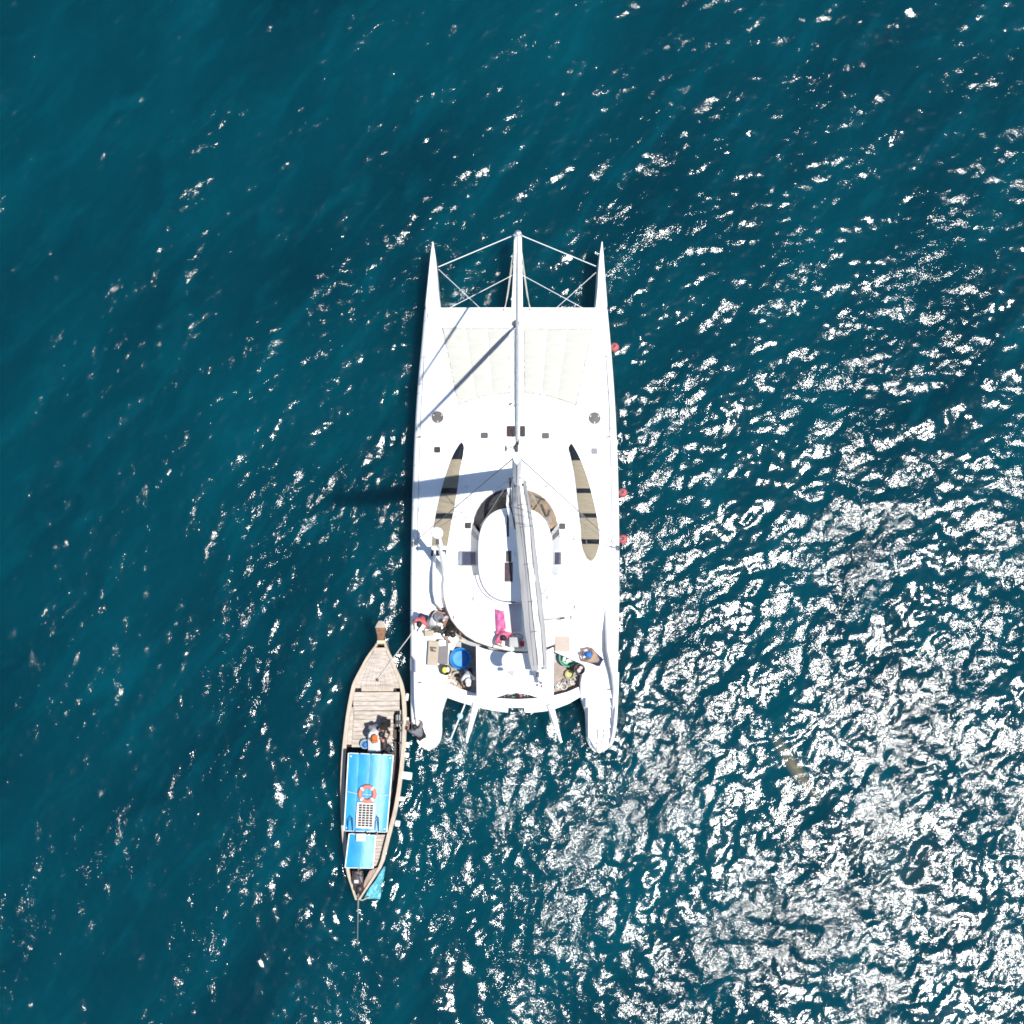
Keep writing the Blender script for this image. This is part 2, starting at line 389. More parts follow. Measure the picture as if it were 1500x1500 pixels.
def hull(outt, innt, side):
    rows = []
    ys = [outt[0][0] + .3, 358, 364, 372, 385, 400, 420, 446, 460, 480] + list(range(510, 980, 30)) + [985, 1000, 1015, 1030, 1045, 1060, 1072, 1080, 1086, 1091, 1095, 1098, 1100, 1101.5, 1103, 1104.5, outt[-1][0] - .15]
    for y in sorted(set(ys)):
        if y > outt[-1][0]: continue
        zd = float(np.interp(y, [354, 446, 462, 985, 1000, 1070, 1106], [1.92, 1.95, 1.70, 1.70, 1.62, .62, .5]))
        ins = .06 if 452 < y < 990 else 0
        xo, xi = smooth_interp(outt, y), smooth_interp(innt, y)
        if side < 0: xo += 5.5 * float(np.interp(y, [960, 967, 1066, 1080], [0, 1, 1, 0]))
        a = P(xo, y, 1.9); bq = P(xi, y, 1.9)
        cx = (a.x + bq.x) / 2; hw = max(abs(a.x - bq.x) / 2 - ins, .02); yy = a.y
        r = min(.16, hw * .6); tip = min(1, hw / .5)
        prof = [(-1, 0.9), (-.98, zd - r), (-.98 + .3 * r / hw, zd - .3 * r), (-.98 + r / hw, zd), (.98 - r / hw, zd), (.98 - .3 * r / hw, zd - .3 * r), (.98, zd - r), (1, .9), (.92, .2), (.6, -.35), (0, -.6), (-.6, -.35), (-.92, .2)]
        zm = min(.9, zd - r - .05)
        rows.append([Vector((cx + px * hw, yy, min(pz, zm) if abs(px) == 1 else (pz if pz > .5 or pz < .15 else min(pz, zd - .3)))) for px, pz in prof])
    o = mesh('hull', loft(rows, True, True), WHITE, cat, True)
    return o
hl = hull(OUT_L, IN_L, -1); hr = hull(OUT_R, IN_R, 1)

def deck_rows(ys, fl, fr, rl=True, rr=True, z=DZ, skirt=.55, y_front=None):
    """deck surface between two edge curves, with rolled gunwales"""
    rows = []
    for y in ys:
        a, b = P(fl(y), y, z - .12), P(fr(y), y, z - .12)
        W = b.x - a.x
        def edge(p, s, roll):
            if roll: o = [(0, -skirt), (0, -.38), (.03, -.22), (.10, -.11), (.22, -.035), (.42, 0)]
            else: o = [(0, -skirt), (0, -.3), (0, -.05), (.012, -.018), (.03, -.004), (.06, 0)]
            return [Vector((p.x + s * dx, p.y, z + dz)) for dx, dz in o]
        L_, R_ = edge(a, 1, rl), edge(b, -1, rr)
        mid = [Vector((L_[-1].x + (R_[-1].x - L_[-1].x) * t, a.y, z + .035 * math.sin(math.pi * t) * min(1, W / 6))) for t in np.linspace(0, 1, 14)[1:-1]]
        rows.append(L_ + mid + R_[::-1])
    return loft(rows, True, True)
lf = lambda y: smooth_interp(OUT_L, y)
rf = lambda y: smooth_interp(OUT_R, y)
ys = [452, 452.6, 454] + list(range(460, 890, 15)) + [890]
deck = mesh('deck', deck_rows(ys, lf, rf), WHITE2, cat, True)

# side decks around the cockpit
INL = [(890, 640), (900, 630), (925, 627), (950, 629), (975, 640), (1000, 655), (1004, 657), (1022, 657)]
INR = [(890, 812), (955, 812), (966, 836), (972, 850), (985, 853), (1000, 850), (1022, 850)]
mesh('side_deck', deck_rows([890.2, 900, 912, 925, 937, 950, 960, 967, 975, 987, 1000, 1004, 1013, 1022], lambda y: lf(y) + 5.5 * float(np.interp(y, [960, 967], [0, 1])), lambda y: interp(INL, y)[0], True, False), WHITE2, cat, True)
mesh('side_deck', deck_rows([890.2, 905, 920, 935, 950, 955, 966, 972, 985, 1000, 1011, 1022], lambda y: interp(INR, y)[0], rf, False, True), WHITE2, cat, True)
# cockpit tub floor and bridgedeck underside
mesh('bridgedeck', prism([P(x, y, 1.2) for x, y in [(645, 460), (866, 460), (852, 1018), (800, 1028), (755, 1030), (705, 1028), (655, 1018)]], .85, 1.18), WHITE, cat)
fl = mesh('cockpit_floor', prism(ploop([(630, 885), (856, 885), (852, 1012), (800, 1024), (755, 1027), (705, 1024), (640, 1000)], 1.2), 1.18, 1.2), GREYP, cat)
ca, sa = math.cos(R(20)), math.sin(R(20))
for sgn, cx, cy, n in ((1, 830, 990, 9), (-1, 678, 985, 13)):
    for i in range(n):
        off = (i - (n - 1) / 2) * 5.2
        c = P(cx + off * sa * sgn, cy + off * ca, 1.22)
        mesh('plank', bbox(c, (1.25 if sgn > 0 else 1.05, .125, .03), .006, rz=R(20) * sgn), TEAK, fl)
# aft beam
arc_aft = [(655, 1022), (666, 1026), (678, 1030), (690, 1033.5), (703, 1037), (722, 1041), (744, 1044), (744.5, 1037), (768, 1037), (768.5, 1044), (785, 1043.5), (802, 1041.5), (816, 1037.5), (832, 1031.5), (850, 1021)]
arc_fwd = [(848, 1006), (832, 1013), (812, 1018.5), (790, 1022.5), (757, 1024), (727, 1022.5), (697, 1016), (675, 1009), (657, 1001)]
mesh('aft_beam', slab(arc_aft + arc_fwd, 1.25, 1.98, .03), WHITE, cat, True)
for pts in ([(660, 1013), (690, 1024), (720, 1031), (742, 1034)], [(771, 1034), (800, 1031), (830, 1022), (846, 1014)]):
    mesh('beam_seam', tube([P(x, y, 1.985) for x, y in pts], .008, 5), mat('beam_caulk', (.3, .3, .3), .8), cat)

# ---- sterns: steps down to the water, bulwarks
def stern(side):
    for i in range(6):
        y0 = 1006 + i * 15; z = 1.82 - i * .21
        if side > 0: pts = [(858 + (i > 1) * 3.5, y0), (899, y0), (899, y0 + 15.2), (858 + (i > 1) * 3.5, y0 + 15.2)]
        else: pts = [(610.5, y0), (640 + (i < 1) * 8, y0), (640, y0 + 15.2), (610.5, y0 + 15.2)]
        if i == 5:
            pts = [(863.5, y0), (898, y0), (894, y0 + 10), (889, y0 + 17), (881, y0 + 20), (873, y0 + 17), (868, y0 + 9)] if side > 0 else [(610, y0), (640, y0), (639, y0 + 6), (634, y0 + 13), (625, y0 + 16), (616, y0 + 13), (611, y0 + 6)]
        mesh('stern_step', slab(pts, max(z - .7, .1), z, .02), WHITE2, cat, True)
    # outer bulwark, falling towards the stern
    pts = ([(888.5, 893), (889, 930), (889.5, 955), (893, 972), (897.5, 990), (899.5, 1010), (899.8, 1040), (898.5, 1066)] if side > 0 else
           [(637, 806), (636, 840), (636.5, 868), (640, 885), (646, 894)])
    hs = [.15, .62, .66, .66, .62, .45, -.3, -1.0] if side > 0 else [.15, .6, .7, .7, .15]
    rows = []
    for k, ((x, y), h) in enumerate(zip(pts, hs)):
        zt = DZ + h; p = P(x, y, DZ)
        rows.append([p + Vector((dx, 0, dz)) for dx, dz in ((-.07, -1.2 if h < 0 else -.1), (-.05, h - .05), (-.02, h), (.02, h), (.05, h - .05), (.07, -1.2 if h < 0 else -.1))])
    mesh('coaming', loft(rows, True, True), WHITE, cat, True)
    rows = []
    for y in [985, 1000, 1015, 1030, 1045, 1060, 1075, 1088, 1094]:
        x = (rf(y) - 1.6) if side > 0 else (lf(y) + 8)
        zt = float(np.interp(y, [985, 1015, 1052, 1068, 1100], [1.97, 1.96, 1.9, 1.5, .7] if side > 0 else [1.97, 1.94, 1.4, 1.2, .62])) ; p = P(x, y, 1.6); hw = .06
        rows.append([Vector((p.x + dx, p.y, z)) for dx, z in ((-hw, .3), (-hw, zt - .04), (-hw + .03, zt), (hw - .03, zt), (hw, zt - .04), (hw, .3))])
    mesh('bulwark', loft(rows, True, True), WHITE, cat, True)
stern(1); stern(-1)
# rub strake standing proud of the port quarter
rows = []
for y in range(958, 1081, 10):
    p = P(lf(y), y, 1.1); k = float(np.interp(y, [958, 968, 1066, 1080], [.05, 1, 1, .05]))
    rows.append([p + Vector((dx, 0, dz)) for dx, dz in ((.3, -.3), (.05, -.3), (.0, -.1), (.05, 0), (.3, .02))])
mesh('rub_strake', loft(rows, True, True), WHITE, cat, True)
# swim ladder on the starboard stern
lad = bpy.data.objects.new('swim_ladder', None); link(lad); lad.parent = cat
for x in (876, 884.5): mesh('rail', tube([P(x, 1062, 1.2), P(x, 1070, 1.1), P(x, 1102, .98)], .018, 6), STEEL, lad, True)
for y, z in ((1066, 1.15), (1074, 1.08), (1082, 1.05), (1090, 1.02), (1097, 1.0)):
    mesh('rung', tube([P(876, y, z), P(884.5, y, z)], .016, 6), STEEL, lad, True)

# ---- fore beam details, longeron, bow rails
spine = []
for y, hw, h in ((337.5, 1.5, .05), (339, 4, .12), (343, 5.6, .16), (360, 6, .17), (400, 6.8, .18), (450, 8.4, .18), (470, 8.6, .14), (530, 8, .09), (600, 5.5, .04)):
    z0 = 1.98 + h; c = P(757.5 if y > 400 else 758.5, y, 2.0); W = hw * M
    spine.append([Vector((c.x + dx, c.y, z)) for dx, z in ((-W, 1.72), (-W, z0 - .05), (-W * .7, z0), (W * .7, z0), (W, z0 - .05), (W, 1.72))])
mesh('longeron', loft(spine, True, True), WHITE, cat, True)
mesh('bow_roller', join(bbox(P(758.5, 341, 2.2), (.2, .16, .14), .03), tube([P(752, 344, 2.24), P(765, 344, 2.24)], .05, 8)), STEEL, cat, True)
for a, b_, r in (((754, 344), (642, 391), .034), ((764, 345), (873, 390), .034), ((642, 394), (705, 453), .019), ((873, 399), (813, 453), .019), ((751, 403), (655, 453), .022), ((765, 403), (857, 453), .022)):
    mesh('bow_wire', tube([P(*a, 1.95), P(*b_, 1.93)], r * .5, 6), WHITE, cat, True)
for s in (-1, 1):
    for k in range(2):
        mesh('bridle_line', tube([P(758 + s * (6.5 + k), 370 + k * 18, 1.95), P(758 + s * 14, 425 + k * 8, 1.9), P(758 + s * (18 + k), 452, 2.02)], .013, 5), ROPE, cat, True)
    mesh('padeye', bbox(P(758 + s * 19, 454, 2.06), (.14, .1, .06), .02), STEEL, cat, True)
mesh('anchor_locker_lid', lathe(P(788, 465, 2.025), [(.001, .012), (.27, .012), (.28, 0), (.29, -.02)], 28), WHITE, cat, True)
mesh('cleat_step', slab([(864, 455), (876, 455), (876, 466), (866, 466), (864, 463)], 1.98, 2.1, .03), WHITE, cat, True)
mesh('cleat_step', slab([(627, 458), (646, 458), (646, 466), (627, 466)], 1.98, 2.07, .03), WHITE, cat, True)

# ---- trampoline cushions (each fabric strip its own piece)
def tramp(edges_x, top_y, bot, skew):
    t = bpy.data.objects.new('trampoline', None); link(t); t.parent = cat
    def corner(s, v):   # s across 0..1, v down 0..1
        (x0, y0), (x1, y1), (x2, y2), (x3, y3) = skew   # TL TR BR BL
        xt, yt = x0 + (x1 - x0) * s, y0 + (y1 - y0) * s
        xb, yb = x3 + (x2 - x3) * s, y3 + (y2 - y3) * s - bot * math.sin(math.pi * s)
        return xt + (xb - xt) * v, yt + (yb - yt) * v
    n = len(edges_x) - 1
    for i in range(n):
        rows = []
        for v in np.linspace(.004, .996, 22):
            row = []
            a, b_ = edges_x[i] + .006, edges_x[i + 1] - .006
            for q, s in enumerate(np.linspace(a, b_, 8)):
                x, y = corner(s, v)
                e = math.sin(math.pi * q / 7) ** .5 * min(1, v * 14, (1 - v) * 14)
                row.append(P(x, y, 2.05 + .035 * e + .012 * math.sin(v * 26 + i * 2 + s * 9) * e))
            rows.append(row)
        mesh('fabric_panel', loft(rows, False), OFFW, t, 'all')
    dots = []
    for path in ([(s, 0) for s in np.linspace(0, 1, 34)], [(s, 1) for s in np.linspace(0, 1, 30)], [(0, v) for v in np.linspace(0, 1, 36)], [(1, v) for v in np.linspace(0, 1, 36)]):
        pts = [corner(*q) for q in path]
        for k in range(0, len(pts) - 1):
            if random.random() < .8:
                a, b_ = Vector(pts[k]), Vector(pts[k + 1]); e = a + (b_ - a) * random.uniform(.45, .95)
                dots.append(tube([P(*a, 2.062), P(*e, 2.062)], .013, 4))
    tag(mesh('lacing', join(*dots), SEAM, t), kind='stuff')
    return t
tramp([0, .34, .66, 1], 480, 4, ((648, 480), (746, 480), (746.5, 576), (671, 593)))
tramp([0, .33, .63, 1], 480, 4, ((767.5, 481), (868, 482), (844, 594), (768, 576)))

# ---- hatches
def rrect(c, sx, sy, r, z0, z1, b=.012):
    pts = []
    for qx, qy, a0 in ((1, 1, 0), (-1, 1, 90), (-1, -1, 180), (1, -1, 270)):
        for k in range(5):
            a = R(a0 + 22.5 * k); pts.append((qx * (sx / 2 - r) + r * math.cos(a), qy * (sy / 2 - r) + r * math.sin(a)))
    rows = []
    for d, z in ((0, z0), (0, z1 - b), (b, z1)):
        rows.append([Vector((c.x + x * (1 - 2 * d / sx), c.y + y * (1 - 2 * d / sy), z)) for x, y in pts])
    v, f = loft(rows, True, True); return v, f
def hatch(px, py, wpx, hpx, m, rnd=.07, z=2.03, name='hatch'):
    f = mesh(name, rrect(P(px, py, z), (wpx + 2) * M, (hpx + 2) * M, .06, z - .05, z + .03), WHITE, cat, True)
    mesh('lens', rrect(P(px, py, z), wpx * M, hpx * M, .05, z + .02, z + .05, .006), m, f)
    return f
for a in ((709.5, 638, 11, 9, HATCHL), (799, 638.5, 11, 9, HATCHL), (640.5, 659, 9.5, 9, HATCH), (870.5, 661, 9, 9, mat('pale_grey_acrylic', (.14, .14, .155), .4)),
          (748.5, 632, 13, 16.5, MAROON), (765.5, 632, 8, 16.5, HATCH), (685.5, 770, 9.5, 9, HATCH), (823.5, 771, 9.5, 9, HATCH)):
    hatch(*a)
ROUND = mat('brown_grey_acrylic', (.055, .048, .047), .35, col2=(.085, .075, .074), vscale=6)
for x, y in ((641, 611), (871, 612.5)):
    f = mesh('round_hatch', lathe(P(x, y, 2.0), [(.001, .055), (.26, .055), (.275, .04), (.285, -.02)], 32), WHITE, cat, True)
    mesh('lens', lathe(P(x, y, 2.045), [(.001, .03), (.225, .028), (.245, .012), (.245, 0)], 32), ROUND, f, True)
    for dx, dy in ((-6, -3), (6, -3), (0, 6.5)): mesh('latch', bbox(P(x + dx, y + dy, 2.09), (.05, .07, .03), .01), STEEL, f)
# windlass behind the trampolines
wl = mesh('windlass', join(lathe(P(753, 592, 2.05), [(.001, .2), (.07, .2), (.08, .12), (.06, .08), (.1, .03), (.1, 0)], 16), bbox(P(749, 593, 2.08), (.1, .18, .08), .02)), STEEL, cat, True)
for x in (746, 759.5):
    mesh('foot_switch', lathe(P(x, 592, 2.05), [(.001, .03), (.03, .03), (.035, 0)], 10), BLACKF, cat)
tag(mesh('anchor_chain', join(*[bbox(P(753.2 + .5 * math.sin(k), 480 + k * 3.1, 2.18 - k * .003), (.035, .05, .03), .008, rz=(k % 2) * .6) for k in range(36)]), WIRE, cat), kind='stuff')

# ---- crescent hull windows with shade covers
def crescent(inner, outer, bands, side):
    fr = bpy.data.objects.new('cabin_skylight', None); link(fr); fr.parent = cat
    def edge(y): return smooth_interp(outer, y), smooth_interp(inner, y)
    y0, y1 = inner[0][0], inner[-1][0]
    def strip(ya, yb, z, grow=0, n=8, sag=0):
        rows = []
        for y in np.linspace(ya, yb, n):
            a, b_ = edge(y); s = 1 if b_ > a else -1
            pa, pb = P(a - s * grow, y, z), P(b_ + s * grow, y, z)
            row = [pa.lerp(pb, t) + Vector((0, 0, .05 * math.sin(math.pi * t) + sag * math.sin(y * .9 + t * 3))) for t in np.linspace(0, 1, 7)]
            row = [row[0] + Vector((0, 0, -.09))] + row + [row[-1] + Vector((0, 0, -.09))]
            rows.append(row)
        return loft(rows, False)
    mesh('frame', strip(y0 - .5, y1 + .6, 2.045, .9, 40), WHITE, fr, True)
    mesh('glass', strip(y0 + .3, y1 - .3, 2.07, 0, 40), GLASSD, fr, True)
    for ya, yb in bands:
        mesh('shade_cover', strip(ya, yb, 2.10, -.3, 14, .006), SHADE, fr, True)
crescent([(648, 677), (653, 679.5), (662, 679), (690, 673.5), (730, 668), (770, 660.5), (815, 653)],
         [(648, 675), (653, 671.5), (662, 666), (690, 655), (730, 643.5), (770, 635.5), (815, 631)], [(673, 715), (723, 752), (760, 803)], -1)
crescent([(650, 836), (655, 833), (665, 835), (690, 840.5), (730, 845.5), (770, 850.5), (812, 857), (819, 861), (822, 865)],
         [(650, 838), (655, 841), (665, 846.5), (690, 857), (730, 868.5), (770, 876.5), (790, 878.5), (808, 875), (819, 870), (822, 867)], [(674.5, 715.5), (722.5, 752), (758.5, 790), (797, 821)], 1)

# ---- saloon: sloped window ring, roof
def oval(cx, cy, a, bf, ba, e, n=72):
    out = []
    for i in range(n):
        t = 2 * math.pi * i / n        # 0 = forward, clockwise seen from above
        s, c = math.sin(t), math.cos(t)
        x = a * math.copysign(abs(s) ** (2 / e), s); y = -(bf if c > 0 else ba) * math.copysign(abs(c) ** (2 / e), c)
        out.append((cx + x, cy + y))
    return out
NO = 72
o0 = oval(755, 803, 66.5, 88, 86, 2.5, NO); o1 = oval(754.5, 812, 54.5, 68, 69, 2.7, NO)
LO = [P(x, y, 2.0) for x, y in o0]; HI = [P(x, y, 2.85) for x, y in o1]
saloon = bpy.data.objects.new('saloon', None); link(saloon); saloon.parent = cat
def ringface(i0, i1, lift=0.0, ta=0.0, tb=1.0):
    rows = []
    for k in range(i0, i1 + 1):
        a, b_ = LO[k % NO], HI[k % NO]; c = Vector((0, 0, 1))
        out = Vector((a.x - b_.x, a.y - b_.y, 0)).normalized() * lift
        rows.append([a.lerp(b_, t) + out + Vector((0, 0, lift)) for t in np.linspace(ta, tb, 4)])
    return loft(rows, False)
# walls where there is no glass
mesh('cabin_side', join(ringface(14, 58)), mat('satin_side_panel', (.42, .42, .43), .5), saloon, True)
mesh('window_post', ringface(-1, 1, .0), WHITE, saloon, True)
# base sill and roof
mesh('roof', (lambda rings: loft(rings, True, False))([HI, [p + Vector((0, 0, .06)) for p in HI]] + [[Vector((p.x * s + P(754.5, 812, 2.9).x * (1 - s), p.y * s + P(754.5, 812, 2.9).y * (1 - s), 2.91 + zz)) for p in HI] for s, zz in ((.985, .05), (.95, .08), (.8, .13), (.5, .17), (.02, .18))]), WHITE, saloon, True)
mesh('windscreen', ringface(1, 13, .004), GLASS, saloon, True)
mesh('windscreen', ringface(59, 71, .004), GLASSG, saloon, True)  # port pane: same glass as starboard, its shade put into a darker tint
for a, b_, t in ((15, 16, GLASSD), (56, 57, GLASSD)):
    mesh('side_window', ringface(a, b_, .012, .12, .88), t, saloon, True)
for a, b_ in ((32, 35), (36, 38)):
    mesh('aft_window', ringface(a, b_, .014, .1, .95), NAVY if a == 32 else GLASSD, saloon, True)
mesh('grab_rail', tube([P(x, y, 2.97) for x, y in oval(754.5, 812, 57, 71, 72, 2.7, 40)[12:29]], .022, 6), STEEL, saloon, True)
# what is seen through the windscreen
inner = ploop(oval(755, 812, 50, 62, 60, 2.6, 40), 2.05); outer = ploop(oval(755, 803, 65, 86, 80, 2.5, 40), 2.05)
def sector(i0, i1, z):
    r = [[Vector((outer[k % 40].x, outer[k % 40].y, z)), Vector((inner[k % 40].x, inner[k % 40].y, z))] for k in range(i0, i1 + 1)]
    return loft(r, False)
mesh('dashboard', sector(0, 8, 2.06), DASH, saloon)
mesh('dark_shade_panel', sector(-8, 0, 2.061), mat('painted_shade_black', (.004, .005, .006), .7, var=.4, vscale=8), saloon)  # added near-black sheet; shade behind the port pane painted into its colour
for x, y, sx, sy, rz in ((785, 742, .05, .75, -.6), (797, 748, .06, .55, .35), (774, 738, .06, .4, .9), (790, 729, .05, .5, 1.2), (804, 752, .07, .3, -.3), (778, 730, .35, .2, .3), (803, 762, .3, .3, .2)):
    mesh('dashboard_ledge', bbox(P(x, y, 2.13), (sx, sy, .1), .02, rz=rz), BLACKF if sx < .1 else TEAK, saloon)
# opening side hatches on the roof edge
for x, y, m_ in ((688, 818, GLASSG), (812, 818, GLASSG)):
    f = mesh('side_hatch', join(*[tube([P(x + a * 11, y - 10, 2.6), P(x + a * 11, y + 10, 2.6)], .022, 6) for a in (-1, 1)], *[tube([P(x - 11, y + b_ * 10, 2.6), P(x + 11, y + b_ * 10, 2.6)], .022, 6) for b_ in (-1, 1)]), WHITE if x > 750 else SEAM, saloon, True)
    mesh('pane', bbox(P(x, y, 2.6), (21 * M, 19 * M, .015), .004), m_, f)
for x, y, wp, hp, m_ in ((744, 770, 3, 32, GLASSD), (745, 815, 8, 16, HATCH), (745, 838, 12, 28, MAROON)):
    f = mesh('roof_hatch', bbox(P(x, y, 3.05), ((wp + 2) * M, (hp + 2) * M, .08), .02), WHITE, saloon, True)
    mesh('lens', bbox(P(x, y, 3.09), (wp * M, hp * M, .03), .004), m_, f)

# ---- raised aft deck (hardtop) with a round after edge, and the tongue over the cockpit
ht = [(651, 842), (649, 858), (650, 876), (654, 892), (661, 908), (670, 920), (682, 931), (697, 940), (720, 948), (745, 953), (770, 954), (795, 950), (812, 944), (830, 933), (843, 921), (852, 908), (858, 892), (861, 876), (861, 858), (860, 842)]
mesh('hardtop', slab(ht, 1.9, 2.55, .07), WHITE2, cat, True)
mesh('hardtop_trim', tube([P(x, y, 2.44) for x, y in ht[2:13]], .03, 6), mat('brown_trim', (.17, .11, .08), .6), cat, True)
tg = [(697, 946), (712, 951), (745, 957), (770, 957), (800, 952), (811, 948), (811, 1021), (800, 1023), (790, 1023), (775, 1018), (757, 1015), (742, 1017), (727, 1022), (712, 1025), (698, 1024)]
mesh('bimini_top', slab(tg, 3.44, 3.6, .05), WHITE2, cat, True)
for x, y in ((700, 950), (808, 955), (700, 1018), (808, 1014)):
    mesh('bimini_post', tube([P(x, y, 1.2), P(x, y, 3.5)], .03, 8), STEEL, cat, True)
mesh('hardtop_hatch', lathe(P(689, 905, 2.55), [(.001, .018), (.27, .018), (.29, 0)], 28), mat('pale_nonskid', (.66, .66, .66), .8), cat, True)
mesh('wooden_hatch', bbox(P(824, 943, 2.57), (.58, .6, .04), .01), mat('pale_wood', (.40, .335, .285), .75, var=.12, stretch=(1, 8, 1)), cat)
# gutter between: companionway in the boom's shadow
mesh('companionway', bbox(P(750, 905, 2.5), (.75, 1.1, .12), .03), mat('grey_nonskid', (.5, .51, .53), .8), cat, True)
helm = mesh('helm_console', bbox(P(756, 941, 2.9), (.55, .4, .7), .06), GREYP, cat, True)
mesh('steering_wheel', join(torus(P(757, 934, 3.2), .24, .018, 28, 6, tilt=Matrix.Rotation(R(55), 3, 'X')), *[tube([P(757, 934, 3.2) + Matrix.Rotation(R(55), 3, 'X') @ Vector((.24 * math.cos(a), .24 * math.sin(a), 0)), P(757, 934, 3.2)], .012, 5) for a in (0, 2.1, 4.2)]), BLACKF, helm, True)
mesh('cushion', bbox(P(765, 943, 3.28), (.16, .2, .1), .03), mat('red_cushion', (.45, .02, .03), .8), helm, True)

# deck seams and running lines lying on deck
seams = []
for pts, z in (([(622, 520), (617, 600), (613, 720), (611, 860)], 2.035), ([(888, 520), (893, 600), (896, 720), (897, 860)], 2.035),
               ([(692, 600), (691, 690)], 2.037), ([(818, 600), (830, 690)], 2.037), ([(700, 580), (728, 612)], 2.037),
               ([(668, 700), (660, 830), (655, 845)], 2.05), ([(838, 760), (846, 860)], 2.05), ([(862, 828), (864, 870), (858, 880)], 2.05)):
    seams.append(tube([P(x, y, z) for x, y in pts], .011, 4))
LINEM = mat('pale_grey_line', (.3, .3, .3), .8)
for q in seams: mesh('deck_line', q, LINEM, cat)
for x, y in ((614, 640), (616, 562), (891, 640), (889, 565), (890, 718), (613, 716), (893, 795), (683, 713), (800, 712), (617, 935), (615, 1000), (892, 1010), (712, 873), (798, 873), (668, 820), (840, 800), (664, 853), (842, 855), (826, 855), (735, 1028), (790, 1030), (700, 1029)):
    z = 2.06 if y < 860 or x < 640 or x > 860 else (1.99 if y > 1000 else 2.56)
    mesh('cleat', join(bbox(P(x, y, z), (.16, .04, .03), .01, rz=random.uniform(-.4, .4)), bbox(P(x, y, z - .02), (.05, .05, .06), .01)), STEEL if random.random() < .6 else BLACKF, cat)
for x, y in ((697, 878), (805, 876), (668, 905), (840, 905), (845, 890)):
    mesh('winch', lathe(P(x, y, 2.55), [(.001, .24), (.05, .24), (.09, .2), (.065, .12), (.1, .03), (.11, 0)], 16), WHITE, cat, True)
# lifelines
for tab, s in ((OUT_L, 1), (OUT_R, -1)):
    pst = [P(smooth_interp(tab, y) + s * 5, y, 2.0) for y in range(470, 900, 53)]
    for p in pst:
        mesh('stanchion', tube([p, p + Vector((0, 0, .62))], .014, 6), STEEL, cat, True)
    for hz in (.6, .32): mesh('lifeline', tube([p + Vector((0, 0, hz)) for p in pst], .006, 5), STEEL, cat)

# ---- mast, boom, rigging
MB_, MT_ = P(757, 699, 2.0), P(757, 664, 27.0)
def mast_at(t): return MB_.lerp(MT_, t)
rows = []
for t in np.linspace(0, 1, 14):
    c = mast_at(t); ch = .40 - .16 * t ** 2; wd = .17 - .075 * t ** 2
    rows.append([c + Vector((wd * math.sin(a), ch * math.cos(a), 0)) for a in np.linspace(0, 2 * math.pi, 20, endpoint=False)])
mast = mesh('mast', loft(rows, True, True), WHITE, cat, True)
mesh('sail_track', tube([mast_at(t) + Vector((0, -.40 + .16 * t * t - .01, 0)) for t in np.linspace(.1, 1, 8)], .022, 5), GREYP, mast)
top = MT_
mesh('masthead_fitting', join(bbox(top + Vector((0, .12, .06)), (.07, .2, .08), .02), bbox(top + Vector((0.02, .22, .08)), (.05, .08, .08), .02), bbox(top + Vector((-.05, .12, .08)), (.06, .08, .08), .02), tube([top + Vector((.04, .2, 0)), top + Vector((.04, .2, .7))], .012, 5), tube([top + Vector((-.08, .32, .1)), top + Vector((-.12, .5, .3))], .01, 5)), BLACKF, mast)
mesh('wind_vane', join(tube([top + Vector((0, .15, .1)), top + Vector((-.25, .05, .35))], .01, 5), bbox(top + Vector((-.25, .05, .36)), (.05, .12, .04), .01)), BLACKF, mast)
hound = mast_at(.93) + Vector((0, .22, 0))
mesh('furled_jib', tube([P(757, 476, 2.25).lerp(hound, t) for t in np.linspace(0, 1, 14)], [.04, .085] + [.09 - .003 * i for i in range(10)] + [.045, .03], 12), mat('white_furled_jib', (.82, .82, .81), .75, var=.05, vscale=4), cat, True)
mesh('furler_drum', lathe(P(756, 475, 2.05), [(.001, .24), (.13, .24), (.14, .18), (.09, .16), (.09, .1), (.14, .06), (.14, 0)], 18), BLACKF, cat, True)
mesh('outer_stay', tube([P(758, 343, 2.2).lerp(mast_at(.99) + Vector((0, .2, 0)), t) for t in np.linspace(0, 1, 6)], [.02, .05, .055, .05, .045, .02], 8), SAIL, cat, True)
for x, y in ((603.5, 797), (907, 803)):
    mesh('shroud', tube([P(x, y, 1.95), hound + Vector((0, -.2, 0))], .016, 6), WIRE, cat, True)
    mesh('chainplate', bbox(P(x + (2 if x < 700 else -2), y, 2.0), (.1, .2, .12), .02), BLACKF, cat)
    xx = 640 if x < 700 else 862
    mesh('runner', tube([P(x, y + 2, 1.95), mast_at(.55) + Vector((0, -.25, 0))], .010, 6), WIRE, cat, True)
for s, x, y in ((-1, 704, 770), (1, 805, 770)):
    mesh('lazy_jack', tube([mast_at(.42) + Vector((s * .14, -.2, 0)), P(x, y, 3.0)], .014, 6), ROPE, cat, True)
